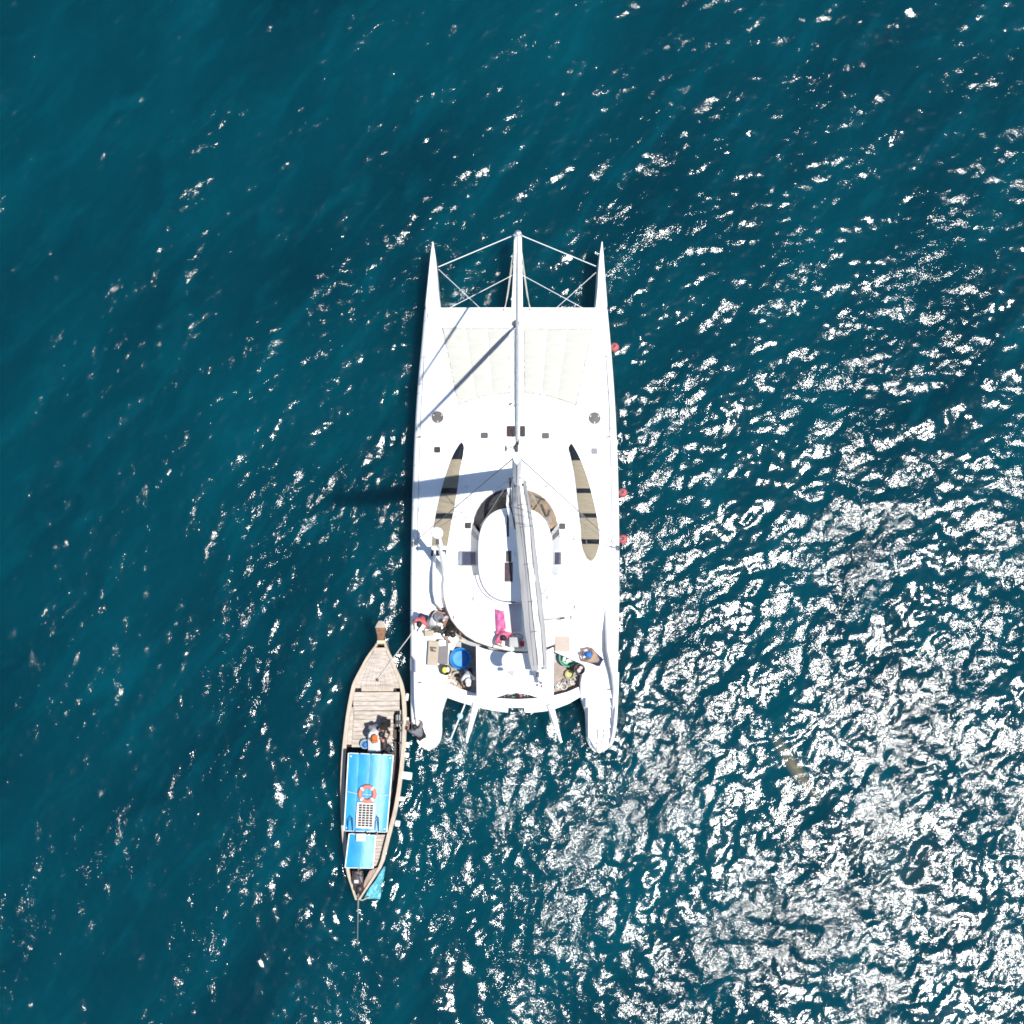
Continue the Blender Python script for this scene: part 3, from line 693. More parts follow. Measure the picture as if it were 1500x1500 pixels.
# boom with open lazy bag and flaked sail
BA, BB = P(763, 716, 4.0), P(791, 986, 4.15)
bd = (BB - BA).normalized(); bs = Vector((bd.y, -bd.x, 0)).normalized()
boom = mesh('boom', tube([BA, BB, BB + bd * .35], [.14, .14, .09], 12), WHITE, cat, True)
def bagrow(t, pts, seed=0):
    c = BA.lerp(BB, t)
    return [c + bs * (x + .006 * math.sin(t * 40 + i * 2 + seed)) + Vector((0, 0, z + .02 * math.sin(t * 23 + i + seed))) for i, (x, z) in enumerate(pts)]
def bagw(t): return float(np.interp(t, [0, .15, .6, .8, 1], [.62, .85, 1.0, 1.0, .75]))
def bagshape(side):
    rows = []
    for t in np.linspace(-.03, .985, 44):
        hgt = .72 - .3 * t + (.1 if t < .06 else 0); w_ = bagw(t)
        if side > 0: sec = [(.05, -.13), (.3 * w_, 0), (.42 * w_, hgt * .55), (.41 * w_, hgt * .72), (.25 * w_, hgt * .9), (.06 * w_, hgt), (.05 * w_, hgt - .03), (.24 * w_, hgt * .86), (.39 * w_, hgt * .68), (.28 * w_, .03)]
        else: sec = [(-.05, -.13), (-.24 * w_, 0), (-.37 * w_, hgt * .55), (-.35 * w_, hgt * .72), (-.26 * w_, hgt * .9), (-.18 * w_, hgt), (-.17 * w_, hgt - .03), (-.25 * w_, hgt * .86), (-.33 * w_, hgt * .68), (-.22 * w_, .03)]
        rows.append(bagrow(t, sec, side * 3))
    return loft(rows, True, True)
bag = bpy.data.objects.new('sail_bag', None); link(bag); bag.parent = cat
mesh('bag_side', bagshape(1), SAILBAG, bag, True)
mesh('bag_side', bagshape(-1), SAILBAG, bag, True)
rows = []
for t in np.linspace(0, .97, 60):
    hgt = .72 - .3 * t; w_ = bagw(t); wv = .02 * math.sin(t * 21) + .012 * math.sin(t * 47)
    rows.append(bagrow(t, [(-.2 * w_, .1), (-.22 * w_, hgt * .7), (-.16 * w_ + wv, hgt * 1.0), (-.1 * w_ + wv, hgt * 1.06), (-.04 * w_ + wv, hgt * 1.04), (.03 * w_ + wv, hgt * 1.0), (.09 * w_, hgt * .8), (.08, .1)], 1))
mesh('flaked_sail', loft(rows, True, True), WHITE2, bag, True)
for t in (.1, .22, .42, .62, .78):
    c = BA.lerp(BB, t); hgt = .8 - .32 * t
    mesh('strap', tube([c + bs * -.3 + Vector((0, 0, hgt * .45)), c + bs * -.15 + Vector((0, 0, hgt * .95)), c + Vector((0, 0, hgt * 1.1)), c + bs * .15 + Vector((0, 0, hgt * .95)), c + bs * .32 + Vector((0, 0, hgt * .4))], .016, 5), WIRE, bag)
for o_, am, r_ in ((.07, .02, .008), (-.2, .03, .008), (.2, .04, .005)):
    mesh('reef_line', tube([BA.lerp(BB, t) + bs * (o_ * bagw(t) + am * math.sin(t * 6 + o_ * 9)) + Vector((0, 0, .78 - .31 * t - (.06 if o_ > .1 else 0))) for t in np.linspace(.0, .96, 24)], r_, 5), BLACKF, bag)
mesh('boom_end_fitting', join(bbox(BB + bd * .3, (.12, .22, .18), .03), bbox(BB + bd * .05 + bs * .1 + Vector((0, 0, .3)), (.12, .2, .2), .03), bbox(BB + bd * .5, (.08, .1, .12), .02)), BLACKF, boom, True)
for q in ([BB + bd * .2, P(775, 1016, 3.64)], [BB + bd * .1, P(815, 1030, 2.0)]): mesh('mainsheet', tube(q, .013, 5), ROPE, boom)
for s in (-1, 1):
    mesh('gooseneck_strut', tube([P(748 + s * 3, 712, 3.9), P(747 + s * 4, 740, 3.85), P(752 + s * 3, 770, 3.5)], [.05, .045, .03], 8), WHITE, cat, True)
for k in range(4): mesh('halyard', tube([mast_at(.12) + Vector((-.2 - .03 * k, -.1, 0)), P(745 + k * 1.5, 735 + k * 3, 3.7), P(757 - k, 775, 3.7)], .014, 5), BLACKF, cat)
mesh('boom_strut', join(tube([BA.lerp(BB, .72) + bs * .3, P(823, 906, 2.62)], .018, 6)), STEEL, cat)
mesh('boom_block', bbox(P(822, 906, 2.65), (.3, .09, .1), .03, rz=.15), BLACKF, cat, True)

# ---- radar pole on the port side: raked pole with a big dome and a small dish
rb, rt = P(656, 846, 2.0), P(640.5, 781, 6.0)
pole = mesh('radar_pole', tube([rb, rb.lerp(rt, .35), rb.lerp(rt, .7), rt], [.17, .14, .11, .09], 12), WHITE, cat, True)
mesh('radar_dome', lathe(rt, [(.001, .22), (.12, .21), (.2, .16), (.225, .08), (.22, 0), (.15, -.05), (.001, -.06)], 24), WHITE, pole, True)
c = rb.lerp(rt, .68)
mesh('spreader_arm', join(bbox(c, (.66, .16, .1), .04), ball(c + Vector((-.27, 0, .05)), (.1, .09, .07)), ball(c + Vector((.27, 0, .05)), (.1, .09, .07))), WHITE, pole, True)
for q in (bbox(rt + Vector((0, -.3, -.2)), (.12, .2, .1), .02), bbox(c + Vector((.12, -.1, .04)), (.08, .08, .1), .02)): mesh('bracket', q, BLACKF, pole)
# ---- dish on the bimini
dc = P(748, 968, 5.3)
dish = mesh('dish_post', tube([P(746, 970, 3.58), dc], [.05, .04], 10), WHITE, cat, True)
mesh('dish', lathe(dc, [(.001, .10), (.17, .09), (.29, .05), (.335, 0), (.30, -.02), (.001, -.04)], 28), WHITE, dish, True)
mesh('dish_bracket', join(bbox(dc + Vector((.03, -.42, -.12)), (.22, .14, .06), .02), bbox(dc + Vector((-.02, -.3, .02)), (.1, .04, .1), .01), tube([dc + Vector((0, -.35, -.1)), P(752, 990, 3.62), P(760, 1014, 3.61)], .015, 5)), GREYP, dish)
mesh('dish_arm', tube([dc + Vector((.03, .3, 0)), dc + Vector((.03, .55, -.3))], .03, 6), WHITE, dish)

# ---- stern davits
for a, b_ in (((698, 1030), (683.5, 1086)), ((806, 1032), (821.5, 1086))):
    A_, B_ = P(*a, 2.1), P(*b_, 2.0)
    d = mesh('davit', tube([A_, A_.lerp(B_, .5) + Vector((0, 0, .05)), B_], [.14, .1, .05], 10), WHITE, cat, True)
    mesh('sheave', bbox(B_, (.1, .12, .09), .03), STEEL, d, True)
    mesh('fall', tube([B_, A_.lerp(B_, .4) + Vector((-.15, 0, -.1)), A_ + Vector((-.12, 0, .05))], .012, 5), ROPE, d)
mesh('stern_pole', tube([P(681, 1032, 2.1), P(660, 1083, 1.2)], .028, 8), WHITE, cat, True)

# ================================================================ LONGTAIL BOAT
WOODL = mat('sunbleached_wood', (.48, .405, .325), .85, var=.28, vscale=6, stretch=(3, .5, 1), bump=.006, bscale=18)
WOODP = mat('pale_plank', (.50, .44, .385), .85, var=.4, vscale=5, stretch=(.6, 4, 1), bump=.005, bscale=20)
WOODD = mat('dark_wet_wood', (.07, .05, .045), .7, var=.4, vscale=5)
RED = mat('red_brown_paint', (.33, .175, .095), .7, var=.4, vscale=9)
PALEP = mat('pale_cap_paint', (.40, .35, .29), .8, var=.15, vscale=8)
BLUE = mat('blue_roof_paint', (.022, .28, .55), .42, spec=.5, var=.25, vscale=3.5, stretch=(1, .5, 1), bump=.012, bscale=4)
LT = [  # py, left px, right px, gunwale z
    (938, 554, 564, 1.75), (947, 549, 566.5, 1.5), (954, 543.5, 569.5, 1.36), (965, 536, 575, 1.22), (978, 529, 580, 1.1), (990, 522.5, 585.5, 1.02), (1002, 517, 590, .96), (1014, 514, 592.5, .92),
    (1026, 511.5, 594, .9), (1050, 507.5, 595, .86), (1075, 504.5, 594.5, .84), (1098, 502, 593, .83), (1130, 500, 590, .82), (1167, 499.5, 585, .82), (1195, 500, 579.5, .83), (1219, 501.5, 573, .85), (1245, 503.5, 566.5, .88), (1267, 507, 560, .92), (1282, 509.5, 551, .96), (1296, 514, 541.5, 1.0), (1310, 518.5, 532, 1.06), (1319, 521.5, 526, 1.1)]
lt = empty('longtail_boat', P(545, 1120, 0), 'wooden longtail boat with two blue roofs moored beside the catamaran', 'boat')
def lrow(y): return [smooth_interp([(r[0], r[k]) for r in LT], y) for k in (1, 2, 3)]
rows, rowsi = [], []
for y in np.concatenate([np.linspace(938, 1010, 16), np.linspace(1020, 1260, 18), np.linspace(1270, 1319, 10)]):
    a, b_, z = lrow(y); A_, B_ = P(a, y, z), P(b_, y, z)
    cx = (A_.x + B_.x) / 2; hw = (B_.x - A_.x) / 2; yy = A_.y
    dz = float(np.interp(y, [938, 975, 1250, 1319], [.55, -.3, -.35, .1]))
    rows.append([Vector((cx + s * hw, yy, zz)) for s, zz in ((-1, z), (-.96, z * .6), (-.85, .15), (-.5, dz), (0, dz - .1), (.5, dz), (.85, .15), (.96, z * .6), (1, z))])
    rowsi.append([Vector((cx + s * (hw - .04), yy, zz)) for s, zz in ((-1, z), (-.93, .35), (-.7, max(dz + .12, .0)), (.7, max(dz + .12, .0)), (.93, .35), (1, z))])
mesh('hull', loft(rows, False), WOODL, lt, True)
mesh('inner_planking', loft(rowsi, False), WOODD, lt, True)
for s in (0, 1):
    rr = []
    for y in np.concatenate([np.linspace(941, 1010, 14), np.linspace(1020, 1260, 16), np.linspace(1270, 1318, 8)]):
        q = lrow(y); z = q[2]; sg = 1 if s == 0 else -1
        wpx = float(np.interp(y, [938, 960, 1000, 1250, 1319], [2.5, 4, 5.2, 5.2, 2]))
        p, p2 = P(q[s] - sg * .8, y, z), P(q[s] + sg * wpx, y, z)
        rr.append([p + Vector((0, 0, -.07)), p + Vector((0, 0, .03)), p2 + Vector((0, 0, .035)), p2 + Vector((0, 0, -.06))])
    mesh('gunwale', loft(rr, True, True), WOODL, lt, True)
# prow: tall stem post, widening to its painted head
st = []
for y, hw, z, th in ((945, 5, 1.5, .12), (938, 5, 1.9, .12), (931, 5.3, 2.2, .12), (925, 6.6, 2.45, .11), (919.5, 7.8, 2.62, .1)):
    c = P(558, y, z); W = hw * M; st.append([c + Vector((dx * W, 0, dz)) for dx, dz in ((-1, -th), (-1, 0), (-.2, .05), (.2, .05), (1, 0), (1, -th))])
stem = mesh('stem_post', loft(st, True, True), RED, lt, True)
c1 = P(557.5, 919.5, 2.62); c2 = P(557.5, 909.5, 2.85)
hd = [[c1 + Vector((dx * 7.9 * M, 0, dz)) for dx, dz in ((-1, -.1), (-1, .01), (-.2, .06), (.2, .06), (1, .01), (1, -.1))]] + [[c1.lerp(c2, t) + Vector((dx * w_ * M, 0, dz)) for dx, dz in ((-1, -.1), (-1, .01), (-.2, .06), (.2, .06), (1, .01), (1, -.1))] for t, w_ in ((.55, 5.5), (1, 2.6))]
mesh('stem_head', loft(hd, True, True), PALEP, stem, True)
mesh('stem_collar', bbox(P(558.5, 940.5, 1.92), (.33, .13, .1), .02), mat('cream_band', (.5, .46, .32), .8), stem)
# foredeck planks running fore and aft
for i in range(9):
    f0, f1 = i / 9 + .002, (i + 1) / 9 - .002; rr = []
    for y in np.linspace(954, 1008, 8):
        a, b_, z = lrow(y); a += 4.6; b_ -= 4.6
        z2 = z - .05 + .05 * math.sin(math.pi * (f0 + f1) / 2) + random.uniform(-.002, .002)
        p, q = P(a + (b_ - a) * f0, y, z2), P(a + (b_ - a) * f1, y, z2)
        rr.append([p + Vector((0, 0, -.04)), p, q, q + Vector((0, 0, -.04))])
    mesh('foredeck_plank', loft(rr, True, True), WOODP, lt)
mesh('breasthook', bbox(P(557, 951.5, 1.42), (.5, .16, .08), .02), WOODL, lt)
mesh('mooring_post', lathe(P(553, 996, .98), [(.001, .16), (.045, .16), (.06, .1), (.045, .02), (.06, 0)], 12), BLACKF, lt, True)
# carved cross beam
cb = mesh('cross_beam', bbox(P(553, 1009, .97), (1.28, .2, .09), .02), WOODL, lt)
for k in range(13):
    mesh('slat', bbox(P(538 + k * 2.6, 1007, 1.03), (.035, .2, .03), .006), WOODP, cb)
# benches and floor planks
for y0, z in ((1015.5, .84), (1022, .80), (1029, .76), (1036, .74)):
    mesh('bench_plank', bbox(P(551.5, y0 + 1.6, z), (1.86, .178, .04), .01), WOODP, lt)
for i in range(9):
    y0 = 1044.5 + i * 5.9
    mesh('floor_plank', bbox(P(548 - i * .4, y0, .5 + random.uniform(-.008, .008)), (1.62, .153, .035), .008, rz=random.uniform(-.008, .008)), WOODP, lt)
mesh('side_shelf', bbox(P(512.5, 1063, .62), (.24, 1.5, .05), .015, rz=-.05), WOODP, lt)
for y in (1052, 1070, 1088):
    mesh('rib', bbox(P(586, y, .7), (.1, .08, .35), .02), WOODD, lt)
mesh('side_pipe', tube([P(586.5, 1040, .75), P(587, 1075, .72), P(586, 1130, .7)], .03, 8), GREYP, lt, True)
for i in range(9):
    mesh('stern_plank', bbox(P(557 - i * .8, 1225 + i * 5.2, .55), (.62 - i * .02, .13, .035), .008), WOODP, lt)
mesh('quarter_deck', slab([(549, 1272), (557, 1270), (549, 1283), (541, 1294), (533, 1306), (529, 1308), (534, 1290), (541, 1276)], .8, .92, .02), mat('pinkish_wood', (.34, .25, .21), .85, var=.25, vscale=6), lt)
# roofs on posts
def roof(c4, z, n, tilt, name):
    (x0, y0), (x1, y1), (x2, y2), (x3, y3) = c4   # TL TR BR BL
    r = bpy.data.objects.new(name, None); link(r); r.parent = lt
    def pt(s, v, zz):
        x = (x0 + (x1 - x0) * s) * (1 - v) + (x3 + (x2 - x3) * s) * v; y = (y0 + (y1 - y0) * s) * (1 - v) + (y3 + (y2 - y3) * s) * v
        return P(x, y, zz)
    for i in range(n):
        a, b_ = i / n + .002, (i + 1) / n - .002; rr = []
        za = z + tilt[i][0]; zb = z + tilt[i][1]
        for v in np.linspace(0, 1, 9):
            w_ = .012 * math.sin(v * 17 + i)
            row = [pt(a + (b_ - a) * q, v, za + (zb - za) * q + w_ * q + .02 * math.sin(math.pi * q)) for q in (0, .15, .5, .85, 1)]
            rr.append(row + [p + Vector((0, 0, -.03)) for p in row[::-1]])
        mesh('roof_panel', loft(rr, True, True), BLUE, r, True)
    for s in (0, 1):
        mesh('edge_trim', tube([pt(s, v, z + (tilt[0][0] if s == 0 else tilt[-1][1])) for v in np.linspace(0, 1, 6)], .022, 6), WHITE, r)
    for v in (0, 1):
        for i in range(n): mesh('front_fringe', tube([pt(i / n + .02, v, z + .02), pt((i + 1) / n - .02, v, z + .02)], .014, 5), WHITE, r)
    for s in (.06, .94):
        for v in (.04, .96):
            p = pt(s, v, z - .05); mesh('post', tube([Vector((p.x, p.y, .4)), p], .028, 8), WHITE, r, True)
    return r
r1 = roof([(510.5, 1103), (576, 1106), (566.5, 1219), (504, 1217)], 2.15, 4, [(-.10, -.05), (-.03, .0), (.0, -.03), (-.04, -.16)], 'roof')
r2 = roof([(511.5, 1221), (550, 1224), (546.5, 1272), (505.5, 1271)], 2.0, 2, [(-.05, .02), (.02, -.06)], 'aft_roof')
sp = mesh('solar_panel', bbox(P(535.5, 1194.5, 2.24), (26 * M, 36 * M, .05), .012, rz=R(-2.5)), WHITE, lt)
cc = P(535.5, 1194.5, 2.27)
cells = []
for i in range(4):
    for j in range(9):
        p = Vector(((i - 1.5) * .145, (j - 4) * .096, 0)); p.rotate(Matrix.Rotation(R(-2.5), 3, 'Z'))
        cells.append(box(cc + p, (.125, .078, .008), R(-2.5)))
tag(mesh('solar_cells', join(*cells), mat('brown_black_cell', (.035, .025, .02), .25), sp), kind='stuff')
mesh('rope_line', tube([P(509, 1159.5, 2.12), P(525, 1163, 2.2), P(552, 1165, 2.2), P(569, 1165, 2.05)], .012, 5), ROPE, lt)
for x0, x1 in ((509, 516.5), (549, 554.5)):
    mesh('hoop', tube([P(x0, 1217, 2.1), P(x0 + 1, 1203, 2.35), P((x0 + x1) / 2 + 2, 1197, 2.45), P(x1, 1199, 2.45), P(x1, 1218, 2.15)], .02, 6), mat('dark_blue_pipe', (.02, .06, .16), .5), lt, True)
mesh('battery_box', bbox(P(529, 1226.5, 2.14), (.38, .3, .16), .03), mat('beige_plastic', (.5, .49, .46), .6), lt, True)
# longtail engine and shaft
ENG = mat('oily_engine', (.05, .038, .035), .45, var=.5, vscale=9, metallic=.3)
eng = mesh('engine', join(bbox(P(524, 1284, 1.15), (.42, .5, .35), .05), bbox(P(525, 1297, 1.12), (.34, .4, .32), .05), ball(P(527, 1302, 1.25), (.17, .2, .14)), tube([P(519, 1276, 1.3), P(518, 1296, 1.25)], .05, 8), tube([P(531, 1278, 1.35), P(531, 1292, 1.3), P(528, 1303, 1.3)], .035, 8), bbox(P(522, 1279, 1.38), (.2, .16, .12), .03), bbox(P(529, 1287, 1.36), (.12, .22, .1), .03)), ENG, lt, True)
mesh('exhaust_pipe', tube([P(520, 1280, 1.42), P(527, 1284, 1.5), P(530, 1292, 1.46)], .035, 8), STEEL, eng, True)
mesh('fuel_tank', bbox(P(522, 1291, 1.36), (.18, .14, .14), .03), mat('pale_tank', (.45, .42, .42), .4), eng, True)
mesh('tiller', tube([P(524, 1278, 1.3), P(529, 1262, 1.35)], .02, 6), STEEL, eng, True)
mesh('tail_shaft', tube([P(525, 1308, 1.1), P(524.3, 1345, .45), P(523.5, 1398, -.28)], [.045, .018, .013], 8), mat('grey_green_pipe', (.16, .18, .16), .5), eng, True)
mesh('shaft_guard', tube([P(517, 1308, .95), P(530, 1319, .9), P(541, 1314, .85)], .025, 6), WOODL, lt)

# ================================================================ SMALL THINGS ON AND AROUND THE BOATS
def wrinkled(corners, n, z_of, amp, seed):
    r_ = random.Random(seed); ph = [r_.uniform(0, 6) for _ in range(6)]
    (x0, y0), (x1, y1), (x2, y2), (x3, y3) = corners
    rr = []
    for v in np.linspace(0, 1, n):
        row = []
        for s in np.linspace(0, 1, n):
            x = (x0 + (x1 - x0) * s) * (1 - v) + (x3 + (x2 - x3) * s) * v; y = (y0 + (y1 - y0) * s) * (1 - v) + (y3 + (y2 - y3) * s) * v
            k = amp * (math.sin(s * 7 + v * 4 + ph[0]) + .7 * math.sin(v * 11 - s * 5 + ph[1]) + .5 * math.sin(s * 19 + v * 13 + ph[2]))
            row.append(P(x + k * 8, y + k * 5, z_of(s, v) + k))
        rr.append(row)
    top = loft(rr, False); bot = loft([[p + Vector((0, 0, -.012)) for p in r] for r in rr], False)
    return join(top, bot)
TURQ = mat('turquoise_tarp', (.012, .22, .30), .5, var=.45, vscale=11, bump=.03, bscale=9, col2=(.16, .46, .50))
tag(mesh('tarp', wrinkled([(561.5, 1270), (565, 1269), (556.5, 1317), (533, 1316)], 16, lambda s, v: .78 - .5 * s, .045, 3), TURQ, smooth='all'), 'crumpled turquoise tarp hanging over the stern quarter of the longtail boat', 'tarp')
rg = empty('life_ring', P(538, 1163, 2.22), 'orange and white life ring lying on the blue longtail roof', 'life ring')
ORNG = mat('orange_foam', (.56, .17, .125), .55, var=.15, vscale=8)
mesh('ring', torus(P(538, 1163, 2.26), .28, .085, 40, 12), ORNG, rg, True)
for k in range(4):
    a = R(45 + 90 * k); mesh('band', torus(P(538, 1163, 2.26), .28, .09, 4, 12, a - .13, a + .13), WHITE, rg, True)
# white foam fenders along the longtail
FOAM = mat('white_foam', (.7, .7, .68), .8, var=.1)
for x, y, w_, h_, z, lab in ((596, 1136, .42, .3, .75, 'largest white foam fender, sticking out beside the blue longtail roof'),
                       (589, 1170, .26, .18, .7, 'white foam fender on the longtail side level with the orange life ring'),
                       (582.5, 1206, .2, .24, .7, 'aftmost white foam fender, on the longtail side level with the solar panel'),
                       (596.5, 1021, .12, .3, .7, 'frontmost white foam fender, beside the longtail bench planks'),
                       (596.5, 1057, .11, .36, .7, 'white foam fender beside the person in black on the longtail'),
                       (596.5, 1091, .2, .22, .7, 'white foam fender between the longtail and the catamaran stern, near the grey box'),
                       (596, 1106, .18, .2, .7, 'white foam fender on the longtail side at the front edge of its blue roof')):
    f = empty('foam_fender', P(x, y, z), lab, 'fender', 'foam fenders along the longtail side')
    mesh('block', bbox(P(x, y, z), (w_, h_, .25), .05, rz=R(-8)), FOAM, f, True)
    mesh('lashing', tube([P(x, y, z + .13), P(x - 8, y, z + .16)], .012, 5), ROPE, f)
# round red fenders on the catamaran's starboard side
PINK = mat('faded_red_vinyl', (.43, .105, .115), .45, var=.12, vscale=4)
for x, y, lab in ((900, 509, 'red round fender nearest the bow, beside the white trampoline'), (912, 722, 'middle red round fender hanging off the starboard hull'), (912.5, 790, 'aftmost red round fender, beside the starboard shroud')):
    f = empty('round_fender', P(x, y, .35), lab, 'fender', 'round fenders on the starboard side')
    c = P(x, y, .5)
    mesh('ball', ball(c, (.195, .195, .22), 20, 14), PINK, f, True)
    mesh('neck', lathe(c + Vector((-.02, 0, .24)), [(.05, 0), (.06, .05), (.035, .09), (.001, .09)], 12), NAVY, f, True)
    mesh('lanyard', tube([c + Vector((-.02, 0, .32)), P(x - 8, y - 1, 1.9), P(x - 16, y - 3, 2.06)], .012, 5), ROPE, f)
# mooring line between the boats
tag(mesh('mooring_line', tube([P(553, 996, 1.08), P(565, 979, 1.18), P(575, 965, 1.3), P(600, 932, 1.95), P(604, 925, 2.06)], .017, 6), ROPE, smooth=True), 'thin mooring line from the longtail foredeck post to the catamaran side deck', 'rope')
# blue ball fender on the stern pole
fb = empty('ball_fender', P(674, 1049, 1.7), 'small pale blue ball fender hanging from the thin stern pole', 'fender')
mesh('ball', ball(P(674, 1049, 1.75), (.12, .13, .14), 16, 10), mat('pale_blue_vinyl', (.35, .55, .62), .4), fb, True)
mesh('lanyard', tube([P(674, 1049, 1.85), P(676, 1042, 2.0)], .012, 5), ROPE, fb)

# tubs
def tub(px, py, r, h, z, m, label, inner=None, rim=None):
    t = empty('tub', P(px, py, z), label, 'tub')
    c = P(px, py, z)
    mesh('bowl', lathe(c, [(.001, 0), (r * .78, 0), (r * .96, h * .9), (r * 1.04, h * .93), (r * 1.04, h), (r * .96, h), (r * .92, h * .9), (r * .74, .03), (r * .3, .025), (.001, .03)], 36), m, t, True)
    mesh('rim', torus(c + Vector((0, 0, h)), r, .022, 36, 8), rim or m, t, True)
    return t, c
TB = mat('blue_plastic', (.02, .22, .52), .3, var=.1)
tub(675, 965, .41, .5, 1.24, TB, 'large round blue plastic tub in the port cockpit')
t, c = tub(832, 963.5, .36, .38, 1.24, mat('green_plastic', (.12, .32, .24), .4), 'green plastic tub filled with white bundles in the starboard cockpit')
for k, (dx, dy) in enumerate(((-.1, .12), (.08, .1), (.15, -.05), (0, -.12), (-.16, -.04), (.05, .2))):
    mesh('bundle', ball(c + Vector((dx, dy, .3)), (.11, .07, .06), 10, 6, rz=k * 1.1), WHITE, t, True)
t, c = tub(653.5, 981.5, .19, .35, 2.0, BLACKF, 'dark rimmed bucket holding something yellow, beside the blue tub')
mesh('yellow_float', ball(c + Vector((-.05, 0, .26)), (.11, .13, .08), 14, 8), mat('yellow_plastic', (.62, .55, .08), .5), t, True)
mesh('white_float', ball(c + Vector((.08, .02, .25)), (.09, .12, .08), 14, 8), mat('greyish_plastic', (.55, .55, .55), .5), t, True)
t, c = tub(848.5, 980.5, .2, .32, 1.9, mat('dark_grey_rubber', (.06, .05, .05), .7), 'dark grey rubber bucket at the edge of the starboard cockpit')
for k in range(5): mesh('rag', ball(c + Vector((random.uniform(-.07, .07), random.uniform(-.07, .07), .2)), (.09, .07, .06), 10, 6, rz=k), mat('pink_white_rag', (.5, .42, .42), .9), t, True)
t, c = tub(834, 988, .17, .2, 1.24, mat('olive_plastic', (.35, .34, .16), .6), 'small olive yellow bowl beside the dark rubber bucket')
# cartons
CARD = mat('cardboard', (.37, .31, .235), .85, var=.1, vscale=4)
CARD2 = mat('grey_cardboard', (.17, .155, .16), .85, var=.12, vscale=4)
cb = empty('cardboard_box', P(634, 958, 2.0), 'tan cardboard carton with black print on the port side deck', 'box')
mesh('body', bbox(P(634.5, 957, 2.17), (.39, .95, .34), .008, rz=R(-3)), CARD, cb)
mesh('flap', bbox(P(629, 928, 2.3), (.36, .22, .012), .003, rx=.15, rz=R(4)), CARD, cb)
mesh('tape', box(P(641.5, 957, 2.345), (.03, .94, .006), R(-3)), WOODL, cb)
for k, (dy, wv) in enumerate(((-2.3, .26), (0, .12), (2.4, .2))):
    mesh('print_mark', box(P(634.5 + (k == 1) * -2.2, 951 + dy, 2.345), (wv, .06, .006), R(-6)), BLACKF, cb)
gb = empty('grey_carton', P(650, 955, 2.0), 'mauve grey carton standing against the tan cardboard box', 'box')
mesh('body', bbox(P(649.5, 955, 2.1), (.36, .95, .3), .01, rz=R(-3)), CARD2, gb)
mesh('paper', bbox(P(648, 942, 2.265), (.26, .22, .02), .004, rz=.1), WHITE, gb)
for k, (x, y, sx, sy, rz, z) in enumerate(((664, 936, .42, .34, -.6, 1.75), (660, 946, .36, .3, -.5, 1.7))):
    tag(mesh('white_sack', bbox(P(x, y, z), (sx, sy, .3), .09, rz=rz), WHITE, smooth=True), ('white sack leaning on another beside the cardboard carton', 'white sack nearest the blue tub')[k], 'sack', 'white sacks in the cockpit')
tag(mesh('wooden_board', bbox(P(676, 938, 1.75), (.3, .09, .05), .01, rz=R(-22)), mat('pale_board', (.45, .39, .3), .8)), 'short pale wooden board poking out beside the white sacks', 'board')
bg_ = empty('dark_bag', P(645, 923, 2.0), 'dark grey strapped bag lying above the cardboard box', 'bag')
CHN = mat('charcoal_nylon', (.05, .055, .05), .8, var=.4, vscale=10)
for q in (ball(P(640, 922, 2.1), (.2, .1, .1), 14, 8, rz=.5), ball(P(647, 925, 2.1), (.2, .1, .1), 14, 8, rz=-.2)): mesh('pouch', q, CHN, bg_, True)
mesh('strap', torus(P(637, 923, 2.18), .1, .018, 18, 6), BLACKF, bg_)
nb = empty('net_pile', P(662, 1000, 1.24), 'pile of pale netting and gear on the port cockpit floor', 'net')
for k in range(9):
    mesh('fold', torus(P(660 + random.uniform(-8, 10), 996 + random.uniform(-7, 8), 1.35 + random.uniform(0, .25)), random.uniform(.1, .22), .045, 18, 7, tilt=Matrix.Rotation(random.uniform(-.4, .4), 3, 'X')), (ROPE, CARD, PALEP)[k % 3], nb, True)
gp = empty('rope_pile', P(825, 1004, 1.24), 'tangled grey rope pile on the starboard cockpit planks', 'rope')
for k in range(10):
    mesh('coil', torus(P(812 + k * 3.5 + random.uniform(-3, 3), 1009 - k * 1.6 + random.uniform(-3, 3), 1.29 + random.uniform(0, .1)), random.uniform(.06, .14), .025, 18, 6, tilt=Matrix.Rotation(random.uniform(-.5, .5), 3, 'Y')), (GREYP, ROPE, WIRE)[k % 3], gp, True)
hs = empty('net_scraps', P(757, 1020, 1.24), 'dark gear strewn in the gap behind the white bimini top', 'gear')
for k in range(14):
    mesh('scrap', ball(P(733 + k * 3.8, 1020 + random.uniform(-2, 2), 1.95 - .5 * random.random()), (random.uniform(.03, .08), .06, .05), 8, 5), (BLACKF, WIRE, ROPE, PINK)[0 if k != 8 else 3], hs, True)
tw = mesh('pink_towel', wrinkled([(725, 892), (738, 895), (741, 921), (727, 925)], 30, lambda s, v: 2.66 + .18 * math.sin(math.pi * min(1, s * 1.25)) * (1 - .4 * v), .03, 5), mat('hot_pink_cloth', (.42, .045, .19), .85, var=.3, vscale=5, col2=(.62, .2, .36)), smooth='all')
tag(tw, 'crumpled hot pink towel spread on the raised white deck beside the boom', 'towel')
